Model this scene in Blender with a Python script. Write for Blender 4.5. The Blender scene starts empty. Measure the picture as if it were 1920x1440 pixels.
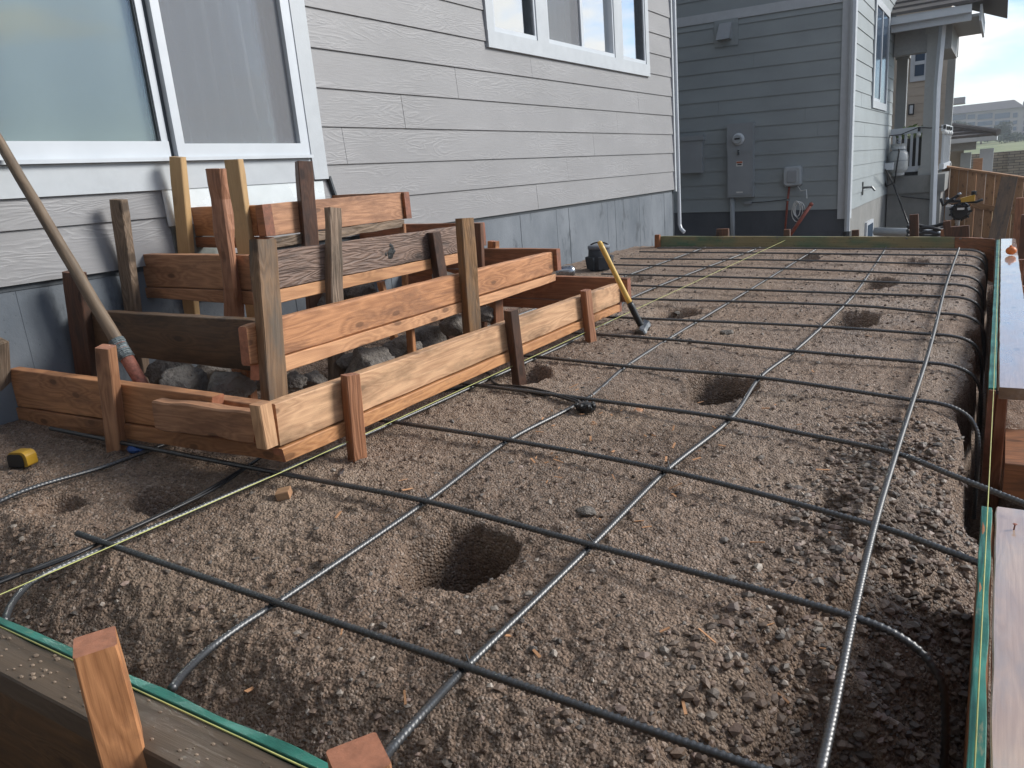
import bpy, bmesh, math, random
import numpy as np
from mathutils import Matrix, Vector, noise as mn

# ------------------------------------------------------------------ camera, sky, sun, exposure
S = bpy.context.scene
COL = S.collection
CAM = Vector((2.82, 0.0, 0.65))
ROT = ((0.8461556073880132, 0.5264963919007581, -0.08259683650906942),
       (-0.06765947628258653, 0.2598570840071732, 0.9632738401723859),
       (-0.5286235743466127, 0.8094911026112469, -0.2555019988928443))   # right, up, forward
FPX = 1413.21
cd = bpy.data.cameras.new('camera')
cam = bpy.data.objects.new('camera', cd)
COL.objects.link(cam)
r_, u_, f_ = [Vector(v) for v in ROT]
cam.matrix_world = Matrix(((r_.x, u_.x, -f_.x, CAM.x), (r_.y, u_.y, -f_.y, CAM.y), (r_.z, u_.z, -f_.z, CAM.z), (0, 0, 0, 1)))
cd.sensor_width = 36.0
cd.lens = FPX / 1920 * 36.0
cd.clip_start = 0.02
cd.clip_end = 3000
S.camera = cam

SUN_EL, SUN_AZ = math.radians(29), math.radians(52)      # azimuth from +Y towards +X
wd = bpy.data.worlds.new('World')
S.world = wd
wd.use_nodes = True
nt = wd.node_tree
nt.nodes.clear()
wo = nt.nodes.new('ShaderNodeOutputWorld')
bg = nt.nodes.new('ShaderNodeBackground')
sky = nt.nodes.new('ShaderNodeTexSky')
sky.sky_type = 'NISHITA'
sky.sun_disc = False
sky.sun_elevation = SUN_EL
sky.sun_rotation = SUN_AZ
sky.air_density = 0.8
sky.ozone_density = 1.6
sky.dust_density = 0.15
tc = nt.nodes.new('ShaderNodeTexCoord')
mp = nt.nodes.new('ShaderNodeMapping')
mp.inputs['Scale'].default_value = (2.2, 2.2, 7.5)
mp.inputs['Location'].default_value = (0.35, 0.1, 0.2)
nz = nt.nodes.new('ShaderNodeTexNoise')
nz.inputs['Scale'].default_value = 1.25
nz.inputs['Detail'].default_value = 8
nz.inputs['Roughness'].default_value = 0.55
rp = nt.nodes.new('ShaderNodeValToRGB')
rp.color_ramp.elements[0].position = 0.47
rp.color_ramp.elements[1].position = 0.59
mx = nt.nodes.new('ShaderNodeMix')
mx.data_type = 'RGBA'
mx.inputs[7].default_value = (7.6, 7.5, 7.3, 1)
nt.links.new(tc.outputs['Generated'], mp.inputs['Vector'])
nt.links.new(mp.outputs[0], nz.inputs['Vector'])
nt.links.new(nz.outputs['Fac'], rp.inputs[0])
nt.links.new(rp.outputs[0], mx.inputs[0])
nt.links.new(sky.outputs[0], mx.inputs[6])
nt.links.new(mx.outputs[2], bg.inputs['Color'])
nt.links.new(bg.outputs[0], wo.inputs['Surface'])
bg.inputs['Strength'].default_value = 0.076
sl = bpy.data.lights.new('sun', 'SUN')
sun = bpy.data.objects.new('sun', sl)
COL.objects.link(sun)
sl.energy = 2.0
sl.angle = math.radians(22)
sl.color = (1.0, 0.965, 0.91)
sd = Vector((math.sin(SUN_AZ) * math.cos(SUN_EL), math.cos(SUN_AZ) * math.cos(SUN_EL), math.sin(SUN_EL)))
sun.rotation_euler = sd.to_track_quat('Z', 'Y').to_euler()
S.view_settings.view_transform = 'Standard'
S.view_settings.look = 'None'
S.view_settings.exposure = 1.2
S.view_settings.gamma = 1.0

# ------------------------------------------------------------------ where photographed points lie in the place
def ray(px, py):
    return r_ * ((px - 960) / FPX) + u_ * (-(py - 720) / FPX) + f_
def pl(px, py, n, d):
    r = ray(px, py); n = Vector(n)
    return CAM + r * ((d - n.dot(CAM)) / n.dot(r))
SL = 0.035                                                  # fall of the slab away from the house
def G(px, py, c=0.0): return pl(px, py, (SL, 0, 1), c)
def W(px, py, x=0.0): return pl(px, py, (1, 0, 0), x)
def YP(px, py, y): return pl(px, py, (0, 1, 0), y)
def ZP(px, py, z): return pl(px, py, (0, 0, 1), z)

# ------------------------------------------------------------------ object helpers
WM = {}
def put(o, parent=None, M=None):
    COL.objects.link(o)
    M = M or Matrix.Identity(4)
    if parent is not None:
        o.parent = parent
        o.matrix_parent_inverse = WM[parent.name].inverted()
    o.matrix_basis = M
    WM[o.name] = M
    return o
def tag(o, label=None, cat=None, group=None, kind=None):
    if label: o['label'] = label
    if cat: o['category'] = cat
    if group: o['group'] = group
    if kind: o['kind'] = kind
    return o
def thing(name, label, cat, loc=(0, 0, 0), group=None):
    o = bpy.data.objects.new(name, None)
    o.empty_display_size = 0.05
    put(o, None, Matrix.Translation(Vector(loc)))
    return tag(o, label, cat, group)
def mesh_obj(name, verts, faces, mats, parent=None, smooth=False, M=None, mi=None):
    me = bpy.data.meshes.new(name)
    if isinstance(verts, np.ndarray):
        nv, nf = len(verts), len(faces)
        k = faces.shape[1]
        me.vertices.add(nv); me.loops.add(nf * k); me.polygons.add(nf)
        me.vertices.foreach_set('co', verts.astype(np.float32).ravel())
        me.loops.foreach_set('vertex_index', faces.astype(np.int32).ravel())
        me.polygons.foreach_set('loop_start', np.arange(0, nf * k, k, dtype=np.int32))
        me.polygons.foreach_set('loop_total', np.full(nf, k, dtype=np.int32))
        me.update(calc_edges=True)
    else:
        me.from_pydata([tuple(v) for v in verts], [], faces)
    for m in (mats if isinstance(mats, (list, tuple)) else [mats]):
        me.materials.append(m)
    if mi is not None:
        me.polygons.foreach_set('material_index', np.array(mi, dtype=np.int32))
    me.polygons.foreach_set('use_smooth', np.full(len(me.polygons), bool(smooth)))
    me.update()
    return put(bpy.data.objects.new(name, me), parent, M)

class MB:
    """collects simple solids into one mesh"""
    def __init__(s): s.v = []; s.f = []; s.m = []
    def add(s, vs, fs, mi=0):
        k = len(s.v)
        s.v += [Vector(v) for v in vs]
        s.f += [tuple(i + k for i in f) for f in fs]
        s.m += [mi] * len(fs)
        return s
    def hexa(s, a, b, mi=0):          # a, b: two matching quads
        s.add(list(a) + list(b), [(3, 2, 1, 0), (4, 5, 6, 7), (0, 1, 5, 4), (1, 2, 6, 5), (2, 3, 7, 6), (3, 0, 4, 7)], mi); return s
    def box(s, lo, hi, mi=0):
        x0, y0, z0 = lo; x1, y1, z1 = hi
        return s.hexa([(x0, y0, z0), (x1, y0, z0), (x1, y1, z0), (x0, y1, z0)], [(x0, y0, z1), (x1, y0, z1), (x1, y1, z1), (x0, y1, z1)], mi)
    def tube(s, pts, r, n=8, mi=0, rf=None, cap=True):
        pts = [Vector(p) for p in pts]
        k0 = len(s.v); prev = None
        for i, p in enumerate(pts):
            t = (pts[min(i + 1, len(pts) - 1)] - pts[max(i - 1, 0)]).normalized()
            if prev is None:
                a = Vector((0, 0, 1)) if abs(t.z) < 0.9 else Vector((1, 0, 0))
                e1 = t.cross(a).normalized()
            else:
                e1 = (prev - t * prev.dot(t)).normalized()
            prev = e1; e2 = t.cross(e1)
            for j in range(n):
                an = 2 * math.pi * j / n
                rr = rf(i, j, an) if rf else (r[i] if isinstance(r, (list, tuple)) else r)
                s.v.append(p + (e1 * math.cos(an) + e2 * math.sin(an)) * rr)
        for i in range(len(pts) - 1):
            for j in range(n):
                a = k0 + i * n + j; b = k0 + i * n + (j + 1) % n
                s.f.append((a, b, b + n, a + n)); s.m.append(mi)
        if cap:
            s.f.append(tuple(k0 + j for j in range(n))[::-1]); s.m.append(mi)
            s.f.append(tuple(k0 + (len(pts) - 1) * n + j for j in range(n))); s.m.append(mi)
        return s
    def ball(s, c, r, nu=12, nv=8, mi=0, sc=(1, 1, 1)):
        k0 = len(s.v); c = Vector(c)
        for i in range(nv + 1):
            th = math.pi * i / nv
            for j in range(nu):
                ph = 2 * math.pi * j / nu
                s.v.append(c + Vector((math.sin(th) * math.cos(ph) * sc[0], math.sin(th) * math.sin(ph) * sc[1], math.cos(th) * sc[2])) * r)
        for i in range(nv):
            for j in range(nu):
                a = k0 + i * nu + j; b = k0 + i * nu + (j + 1) % nu
                s.f.append((a, a + nu, b + nu, b)); s.m.append(mi)
        return s
    def build(s, name, mats, parent=None, smooth=False, M=None):
        return mesh_obj(name, s.v, s.f, mats, parent, smooth, M, s.m)

def frame(p0, p1, nrm):
    x = (p1 - p0).normalized()
    z = (nrm - x * nrm.dot(x)).normalized()
    y = z.cross(x)
    return Matrix(((x.x, y.x, z.x, p0.x), (x.y, y.y, z.y, p0.y), (x.z, y.z, z.z, p0.z), (0, 0, 0, 1)))

BSEED = [0]
def quadboard(name, q, thick, mat, parent=None, wob=0.0012, bev=0.0022, seg=None):
    """wooden board from its front face q = (start top, end top, end bottom, start bottom); thick goes to the back"""
    q = [Vector(p) for p in q]; th = Vector(thick)
    BSEED[0] += 1; sd_ = BSEED[0] * 7.31
    M = frame((q[0] + q[3]) / 2, (q[1] + q[2]) / 2, -th)
    Mi = M.inverted()
    L = (q[1] - q[0]).length
    n = seg or max(2, int(L / 0.05))
    vs = []; fs = []
    K = 8
    for i in range(n + 1):
        t = i / n
        tf = q[0].lerp(q[1], t); bf = q[3].lerp(q[2], t)
        ff = [tf, bf, bf + th, tf + th]
        c = sum(ff, Vector()) / 4
        for j in range(4):
            p = ff[j]; a = ff[j - 1]; b = ff[(j + 1) % 4]
            for d in (a, b):
                e = d - p
                w = p + e.normalized() * min(bev, e.length * 0.3)
                ns = mn.noise(Vector((t * L * 9 + sd_, j * 3.1, sd_)))
                w = w + (w - c).normalized() * ns * wob * 2 + e * 0
                if i in (0, n):
                    w = w + (c - w) * 0.03 * (bev / 0.003)
                vs.append(Mi @ w)
    for i in range(n):
        for j in range(K):
            a = i * K + j; b = i * K + (j + 1) % K
            fs.append((a, b, b + K, a + K))
    fs.append(tuple(range(K))[::-1]); fs.append(tuple(n * K + j for j in range(K)))
    return mesh_obj(name, vs, fs, mat, parent, False, M)

def beam(name, p0, p1, w, t, mat, parent=None, side=(0, 1, 0), wob=0.0012, bev=0.003, seg=None):
    """stick from p0 to p1 (axis), w along side, t across"""
    p0 = Vector(p0); p1 = Vector(p1)
    x = (p1 - p0).normalized()
    s = Vector(side); s = (s - x * s.dot(x)).normalized()
    d = x.cross(s)
    o = -s * w / 2 + d * t / 2
    return quadboard(name, [p0 + o, p1 + o, p1 + o + s * w, p0 + o + s * w], -d * t, mat, parent, wob, bev, seg)

# ------------------------------------------------------------------ materials
class NT:
    def __init__(s, name):
        s.m = bpy.data.materials.new(name); s.m.use_nodes = True
        s.t = s.m.node_tree; s.t.nodes.clear()
        s.out = s.t.nodes.new('ShaderNodeOutputMaterial')
        s.b = s.t.nodes.new('ShaderNodeBsdfPrincipled')
        s.t.links.new(s.b.outputs[0], s.out.inputs[0])
    def n(s, ty, **kw):
        k = s.t.nodes.new(ty)
        for a, v in kw.items():
            if a.startswith('i_'):
                key = a[2:]
                key = int(key) if key.isdigit() else key.replace('_', ' ')
                if hasattr(v, 'bl_rna') and isinstance(v, bpy.types.NodeSocket): s.t.links.new(v, k.inputs[key])
                else: k.inputs[key].default_value = v
            else: setattr(k, a, v)
        return k
    def obj(s): return s.n('ShaderNodeTexCoord').outputs['Object']
    def map(s, v, sc, loc=(0, 0, 0), rot=(0, 0, 0)):
        return s.n('ShaderNodeMapping', i_Vector=v, i_Scale=sc, i_Location=loc, i_Rotation=rot).outputs[0]
    def noise(s, v, sc, det=4, ro=0.5, dist=0.0):
        return s.n('ShaderNodeTexNoise', i_Vector=v, i_Scale=sc, i_Detail=det, i_Roughness=ro, i_Distortion=dist).outputs['Fac']
    def vor(s, v, sc, feat='F1', out='Distance'):
        return s.n('ShaderNodeTexVoronoi', feature=feat, i_Vector=v, i_Scale=sc).outputs[out]
    def ramp(s, f, stops):
        k = s.n('ShaderNodeValToRGB', i_Fac=f); e = k.color_ramp.elements
        while len(e) < len(stops): e.new(0.5)
        for el, (p, c) in zip(e, stops):
            el.position = p; el.color = (c, c, c, 1) if isinstance(c, (int, float)) else (*c, 1)
        return k.outputs[0]
    def mix(s, f, a, b, mode='MIX'):
        k = s.n('ShaderNodeMix', data_type='RGBA', blend_type=mode)
        for i, v in ((0, f), (6, a), (7, b)):
            if isinstance(v, bpy.types.NodeSocket): s.t.links.new(v, k.inputs[i])
            elif i == 0: k.inputs[0].default_value = v
            else: k.inputs[i].default_value = (*v, 1) if len(v) == 3 else v
        return k.outputs[2]
    def math(s, op, a, b=0.0, c=0.0):
        k = s.n('ShaderNodeMath', operation=op)
        for i, v in enumerate((a, b, c)):
            if isinstance(v, bpy.types.NodeSocket): s.t.links.new(v, k.inputs[i])
            else: k.inputs[i].default_value = v
        return k.outputs[0]
    def sep(s, v): return s.n('ShaderNodeSeparateXYZ', i_Vector=v).outputs
    def bump(s, h, st=0.3, dist=0.01, nrm=None):
        k = s.n('ShaderNodeBump', i_Height=h, i_Strength=st, i_Distance=dist)
        if nrm is not None: s.t.links.new(nrm, k.inputs['Normal'])
        return k.outputs[0]
    def set(s, **kw):
        for a, v in kw.items():
            key = a.replace('_', ' ')
            if isinstance(v, bpy.types.NodeSocket): s.t.links.new(v, s.b.inputs[key])
            else:
                if isinstance(v, tuple) and len(v) == 3 and 'Color' in key: v = (*v, 1)
                s.b.inputs[key].default_value = v
        return s.m

def plain(name, col, rough=0.6, metal=0.0, var=0.25, sc=25.0, bump=0.0, spec=0.5):
    t = NT(name); o = t.obj()
    n1 = t.noise(o, sc, 6, 0.6)
    c = t.mix(t.ramp(n1, [(0.3, 0.0), (0.7, 1.0)]), tuple(x * (1 - var) for x in col), tuple(min(1, x * (1 + var)) for x in col))
    kw = dict(Base_Color=c, Roughness=t.ramp(n1, [(0.2, max(0.03, rough - 0.12)), (0.8, min(1, rough + 0.12))]), Metallic=metal)
    if bump: kw['Normal'] = t.bump(t.noise(o, sc * 3, 5, 0.6), bump, 0.004)
    t.set(**kw)
    t.b.inputs['Specular IOR Level'].default_value = spec
    return t.m

def wood(name, dark, light, endc=None, rough=0.6, contrast=1.0, stain=None, stain_amt=0.0, rings=9.0, knots=0.8, weather=0.0, bumpst=0.25):
    t = NT(name); tcn = t.n('ShaderNodeTexCoord'); o = tcn.outputs['Object']
    rnd = t.n('ShaderNodeObjectInfo').outputs['Random']
    off = t.n('ShaderNodeCombineXYZ', i_X=t.math('MULTIPLY', rnd, 37.0), i_Y=t.math('MULTIPLY', rnd, 71.0), i_Z=t.math('MULTIPLY', rnd, 13.0)).outputs[0]
    p = t.n('ShaderNodeVectorMath', operation='ADD', i_0=o, i_1=off).outputs[0]
    # knots pull the grain round them
    pk = t.map(p, (3.4, 8.0, 0.0))
    kd = t.math('ADD', t.n('ShaderNodeTexVoronoi', voronoi_dimensions='2D', i_Vector=pk, i_Scale=1.0).outputs['Distance'], t.math('MULTIPLY', t.math('SUBTRACT', t.noise(t.map(p, (20, 60, 60)), 1.0, 2), .5), .06))
    kmask = t.ramp(kd, [(0.055, 1.0), (0.085, 0.0)])
    khalo = t.ramp(kd, [(0.06, 1.0), (0.36, 0.0)])
    field = t.noise(t.map(p, (1.0, 10.0, 10.0)), 1.6, 3, 0.5, 0.4)
    field = t.math('ADD', field, t.math('MULTIPLY', khalo, 0.30 * knots))
    ring = t.math('PINGPONG', t.math('MULTIPLY', field, rings * 2), 1.0)
    fine = t.noise(t.map(p, (4.0, 170.0, 170.0)), 1.0, 6, 0.6)
    big = t.noise(t.map(p, (1.3, 5.0, 5.0)), 1.0, 4, 0.6)
    fine2 = t.noise(t.map(p, (9.0, 420.0, 420.0)), 1.0, 3, 0.6)
    fine = t.math('ADD', t.math('MULTIPLY', fine, .6), t.math('MULTIPLY', fine2, .4))
    g = t.math('ADD', t.math('MULTIPLY', ring, 0.27 * contrast), t.math('MULTIPLY', fine, 0.68))
    g = t.math('ADD', g, t.math('MULTIPLY', big, 0.42))
    c = t.mix(t.ramp(g, [(0.34, 0.0), (0.90, 1.0)]), dark, light)
    c = t.mix(t.math('MULTIPLY', kmask, 0.8 * knots), c, tuple(x * 0.25 for x in dark))
    c = t.mix(t.math('MULTIPLY', khalo, 0.35 * knots), c, tuple(x * 0.75 for x in dark))
    hv = t.n('ShaderNodeHueSaturation', i_Saturation=t.math('ADD', t.math('MULTIPLY', rnd, -0.16), 1.12), i_Value=t.math('ADD', t.math('MULTIPLY', t.math('FRACT', t.math('MULTIPLY', rnd, 7.3)), 0.34), 0.86), i_Color=c)
    c = hv.outputs[0]
    mud = t.ramp(t.noise(t.map(p, (6, 9, 9)), 1.0, 6, 0.7), [(0.60, 0.0), (0.72, 0.5)])
    c = t.mix(mud, c, tuple(x * .55 + .02 for x in dark))
    # end grain
    nx = t.math('ABSOLUTE', t.sep(tcn.outputs['Normal'])[0])
    em = t.ramp(nx, [(0.75, 0.0), (0.9, 1.0)])
    eg = t.ramp(t.noise(t.map(p, (3, 60, 60)), 1.0, 4), [(0.3, 0.75), (0.7, 1.1)])
    ec = t.mix(1.0, endc or tuple((a + b) * 0.42 for a, b in zip(dark, light)), eg, 'MULTIPLY')
    c = t.mix(em, c, ec)
    if stain_amt:
        sm = t.ramp(t.noise(t.map(p, (3.5, 14.0, 14.0)), 1.0, 7, 0.65), [(0.52 - 0.16 * stain_amt, 0.0), (0.62, 1.0)])
        c = t.mix(t.math('MULTIPLY', sm, min(1, 0.55 + 0.4 * stain_amt)), c, stain or (0.05, 0.045, 0.04))
    rr = t.ramp(big, [(0.25, max(0.15, rough - 0.15)), (0.75, min(1, rough + 0.15))])
    hb = t.math('ADD', t.math('MULTIPLY', fine, 0.7), t.math('MULTIPLY', ring, 0.25 + weather))
    return t.set(Base_Color=c, Roughness=rr, Normal=t.bump(hb, bumpst + weather * 0.5, 0.003))

M = {}
M['fir'] = wood('fir_orange', (0.20, 0.085, 0.04), (0.52, 0.265, 0.138), (0.36, 0.15, 0.085), stain_amt=0.10, stain=(0.16, 0.07, 0.035))
M['fir_red'] = wood('fir_red', (0.16, 0.062, 0.028), (0.38, 0.165, 0.08), (0.24, 0.09, 0.05), stain_amt=0.15, stain=(0.09, 0.05, 0.03))
M['pine'] = wood('pine_pale', (0.29, 0.15, 0.078), (0.62, 0.385, 0.225), (0.45, 0.24, 0.13), stain_amt=0.38, stain=(0.19, 0.115, 0.06))
M['strip'] = wood('fir_strip', (0.27, 0.12, 0.055), (0.58, 0.31, 0.155), (0.40, 0.17, 0.10), knots=0.9)
M['tan'] = wood('tan_stake', (0.33, 0.21, 0.10), (0.46, 0.31, 0.16), (0.42, 0.29, 0.17), contrast=0.5, knots=0.3)
M['redwood'] = wood('redwood_stake', (0.15, 0.06, 0.03), (0.32, 0.15, 0.08), (0.30, 0.13, 0.075), contrast=1.1, knots=0.4, weather=0.5)
M['dark'] = wood('dark_wet_board', (0.045, 0.025, 0.013), (0.15, 0.085, 0.043), (0.16, 0.085, 0.045), rough=0.45, stain_amt=0.3, stain=(0.035, 0.026, 0.018))
M['darkred'] = wood('dark_red_stake', (0.045, 0.02, 0.013), (0.125, 0.06, 0.035), (0.20, 0.09, 0.05), rough=0.55, stain_amt=0.3, stain=(0.03, 0.02, 0.015))
M['weathered'] = wood('weathered_grey_brown', (0.085, 0.055, 0.036), (0.26, 0.19, 0.135), (0.20, 0.14, 0.09), rough=0.75, stain_amt=0.35, stain=(0.06, 0.045, 0.03), weather=0.8)
M['rustic'] = wood('weathered_ochre_post', (0.11, 0.060, 0.030), (0.30, 0.180, 0.095), (0.26, 0.14, 0.08), rough=0.7, stain_amt=0.38, stain=(0.095, 0.085, 0.07), weather=0.4)
M['rough_dark'] = wood('rough_sawn_dark', (0.06, 0.036, 0.026), (0.25, 0.165, 0.125), (0.2, 0.11, 0.07), rough=0.7, stain_amt=0.12, stain=(0.012, 0.011, 0.012), weather=1.0, rings=16)
M['mudwood'] = wood('muddy_plank', (0.045, 0.030, 0.019), (0.135, 0.092, 0.058), (0.12, 0.08, 0.05), rough=0.5, stain_amt=0.6, stain=(0.10, 0.072, 0.05), contrast=0.5)
M['wetplank'] = wood('wet_plank', (0.30, 0.19, 0.12), (0.55, 0.38, 0.265), (0.2, 0.12, 0.07), rough=0.35, stain_amt=0.25, stain=(0.30, 0.26, 0.23), contrast=0.5)
for k_, v_ in (('Coat Weight', 1.0), ('Coat Roughness', .06), ('Coat IOR', 2.3)):
    [n for n in M['wetplank'].node_tree.nodes if n.type == 'BSDF_PRINCIPLED'][0].inputs[k_].default_value = v_
M['fencewood'] = wood('cedar_fence', (0.19, 0.098, 0.05), (0.40, 0.235, 0.13), rough=0.8, contrast=0.8)
M['handle'] = wood('old_handle', (0.10, 0.07, 0.048), (0.24, 0.18, 0.125), rough=0.7, stain_amt=0.25, stain=(0.07, 0.05, 0.035), contrast=0.6, knots=0.2)

def green_paint():
    t = NT('green_brushed_paint'); o = t.obj()
    n1 = t.noise(t.map(o, (14, 60, 60)), 1.0, 6, 0.7)
    n2 = t.noise(o, 9, 5, 0.6)
    c = t.mix(t.ramp(n2, [(0.35, 0.0), (0.65, 1.0)]), (0.008, 0.085, 0.062), (0.03, 0.21, 0.16))
    c = t.mix(t.ramp(n1, [(0.60, 0.0), (0.72, 0.8)]), c, (0.33, 0.28, 0.17))
    return t.set(Base_Color=c, Roughness=0.45, Normal=t.bump(n1, 0.4, 0.003))
M['green'] = green_paint()
def mossy_board():
    t = NT('green_washed_board'); o = t.obj()
    n2 = t.noise(t.map(o, (1.1, 3, 3)), 1.6, 5, 0.55)
    n1 = t.noise(t.map(o, (3, 90, 90)), 1.0, 6, 0.6)
    c = t.mix(t.ramp(n2, [(0.36, 0.0), (0.52, 1.0)]), (0.085, 0.17, 0.10), (0.27, 0.22, 0.11))
    sp = t.ramp(t.noise(t.map(o, (30, 60, 60)), 1.0, 4, 0.7), [(0.60, 0.0), (0.72, 1.0)])
    c = t.mix(sp, c, (0.05, 0.04, 0.03))
    c = t.mix(0.35, c, t.ramp(n1, [(0.3, 0.3), (0.7, 1.1)]), 'MULTIPLY')
    return t.set(Base_Color=c, Roughness=0.7, Normal=t.bump(n1, 0.3, 0.003))
M['mossy'] = mossy_board()

def siding_mat(name, col, grain=1.0, along='Y', expo=0.18):
    t = NT(name); o = t.obj(); x, y, z = t.sep(o)
    u = y if along == 'Y' else x
    course = t.math('FLOOR', t.math('DIVIDE', t.math('SUBTRACT', z, 0.459), expo))
    uu = t.math('ADD', u, t.math('MULTIPLY', course, 3.71))
    p = t.n('ShaderNodeCombineXYZ', i_X=t.math('MULTIPLY', uu, 2.3), i_Y=t.math('MULTIPLY', z, 13.0), i_Z=t.math('MULTIPLY', course, 5.3)).outputs[0]
    fld = t.noise(p, 1.0, 3, 0.5, 0.5)
    ring = t.math('PINGPONG', t.math('MULTIPLY', fld, 22.0), 1.0)
    pf = t.n('ShaderNodeCombineXYZ', i_X=t.math('MULTIPLY', uu, 7.0), i_Y=t.math('MULTIPLY', z, 160.0), i_Z=course).outputs[0]
    fine = t.noise(pf, 1.0, 4, 0.6)
    area = t.ramp(t.noise(p, 0.6, 2), [(0.42, 0.15), (0.6, 1.0)])
    hgt = t.math('ADD', t.math('MULTIPLY', t.math('POWER', ring, 1.6), area), t.math('MULTIPLY', fine, 0.55))
    dirt = t.noise(t.map(o, (1.2, 1.2, 2.2)), 1.3, 6, 0.6)
    c = t.mix(t.ramp(dirt, [(0.3, 0.0), (0.7, 1.0)]), tuple(v * 0.90 for v in col), tuple(v * 1.08 for v in col))
    c = t.mix(0.22 * grain, c, t.ramp(hgt, [(0.2, 0.55), (1.0, 1.1)]), 'MULTIPLY')
    spots = t.ramp(t.vor(o, 14.0), [(0.02, 1.0), (0.05, 0.0)])
    c = t.mix(t.math('MULTIPLY', spots, 0.25), c, (0.12, 0.11, 0.10))
    return t.set(Base_Color=c, Roughness=0.55, Normal=t.bump(hgt, 0.42 * grain, 0.0035))
M['siding'] = siding_mat('grey_lap_siding', (0.238, 0.237, 0.243), grain=0.65)
M['nsiding'] = siding_mat('slate_lap_siding', (0.255, 0.288, 0.298), grain=0.15, along='X')
M['beige'] = siding_mat('beige_lap_siding', (0.42, 0.36, 0.29), grain=0.1, along='X')
M['trim'] = plain('painted_trim', (0.42, 0.45, 0.475), 0.5, var=0.06, sc=12, bump=0.12)
M['vinyl'] = plain('white_vinyl', (0.50, 0.535, 0.57), 0.35, var=0.04, sc=6)
M['gasket'] = plain('dark_gasket', (0.05, 0.06, 0.07), 0.5)
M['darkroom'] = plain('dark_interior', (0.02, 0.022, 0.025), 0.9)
M['black'] = plain('black_plastic', (0.012, 0.013, 0.014), 0.4)
M['rubber'] = plain('black_rubber_cable', (0.010, 0.011, 0.013), 0.45)

def concrete(name, a, b, stain=0.6, wet=0.0):
    t = NT(name); o = t.obj()
    n1 = t.noise(t.map(o, (1, 1, 0.6)), 2.2, 8, 0.65)
    n2 = t.noise(t.map(o, (6, 6, 2.6)), 1.0, 8, 0.7)
    c = t.mix(t.ramp(n1, [(0.3, 0.0), (0.7, 1.0)]), a, b)
    c = t.mix(t.math('MULTIPLY', t.ramp(n2, [(0.56, 0.0), (0.66, 1.0)]), stain), c, tuple(x * 0.5 for x in a))
    n3 = t.noise(o, 60, 5, 0.6)
    por = t.ramp(t.vor(o, 45), [(0.06, 0.0), (0.14, 1.0)])
    c = t.mix(0.25, c, por, 'MULTIPLY')
    return t.set(Base_Color=c, Roughness=0.7 - wet, Normal=t.bump(t.math('ADD', n3, t.math('MULTIPLY', por, 0.6)), 0.3, 0.004))
M['concrete'] = concrete('foundation_concrete', (0.075, 0.092, 0.112), (0.165, 0.185, 0.208), 0.85)
M['nconcrete'] = concrete('dark_side_foundation', (0.045, 0.052, 0.065), (0.075, 0.083, 0.098), 0.3)  # side foundation is a darker concrete than the rear one
M['porchconcrete'] = concrete('porch_concrete', (0.15, 0.155, 0.15), (0.24, 0.24, 0.23), 0.3)
M['rubble'] = concrete('broken_concrete', (0.085, 0.073, 0.062), (0.235, 0.21, 0.185), 0.6)
for n_ in M['rubble'].node_tree.nodes:
    if n_.type == 'BUMP': n_.inputs['Strength'].default_value = 1.0; n_.inputs['Distance'].default_value = 0.018

def metal(name, col, rough=0.3, var=0.2, sc=30):
    return plain(name, col, rough, 1.0, var, sc, 0.05)
M['galv'] = metal('galvanised', (0.30, 0.31, 0.33), 0.25)
M['steel'] = metal('bare_steel', (0.16, 0.165, 0.17), 0.38)
M['flash'] = plain('white_flashing_tape', (0.66, 0.70, 0.72), 0.25, 0.2, 0.1, 5, 0.1)
M['foil'] = plain('dirty_foil', (0.22, 0.24, 0.23), 0.35, 0.4, 0.45, 9, 0.2)

def rebar_mat():
    t = NT('rebar_steel'); o = t.obj()
    n = t.noise(o, 40, 6, 0.6)
    c = t.mix(t.ramp(n, [(0.35, 0.0), (0.7, 1.0)]), (0.007, 0.008, 0.010), (0.018, 0.021, 0.025))
    ru = t.ramp(t.noise(o, 7, 5, 0.6), [(0.60, 0.0), (0.75, 0.55)])
    c = t.mix(ru, c, (0.035, 0.022, 0.016))
    return t.set(Base_Color=c, Roughness=0.44, Metallic=0.0, IOR=2.0)
M['rebar'] = rebar_mat()

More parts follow.
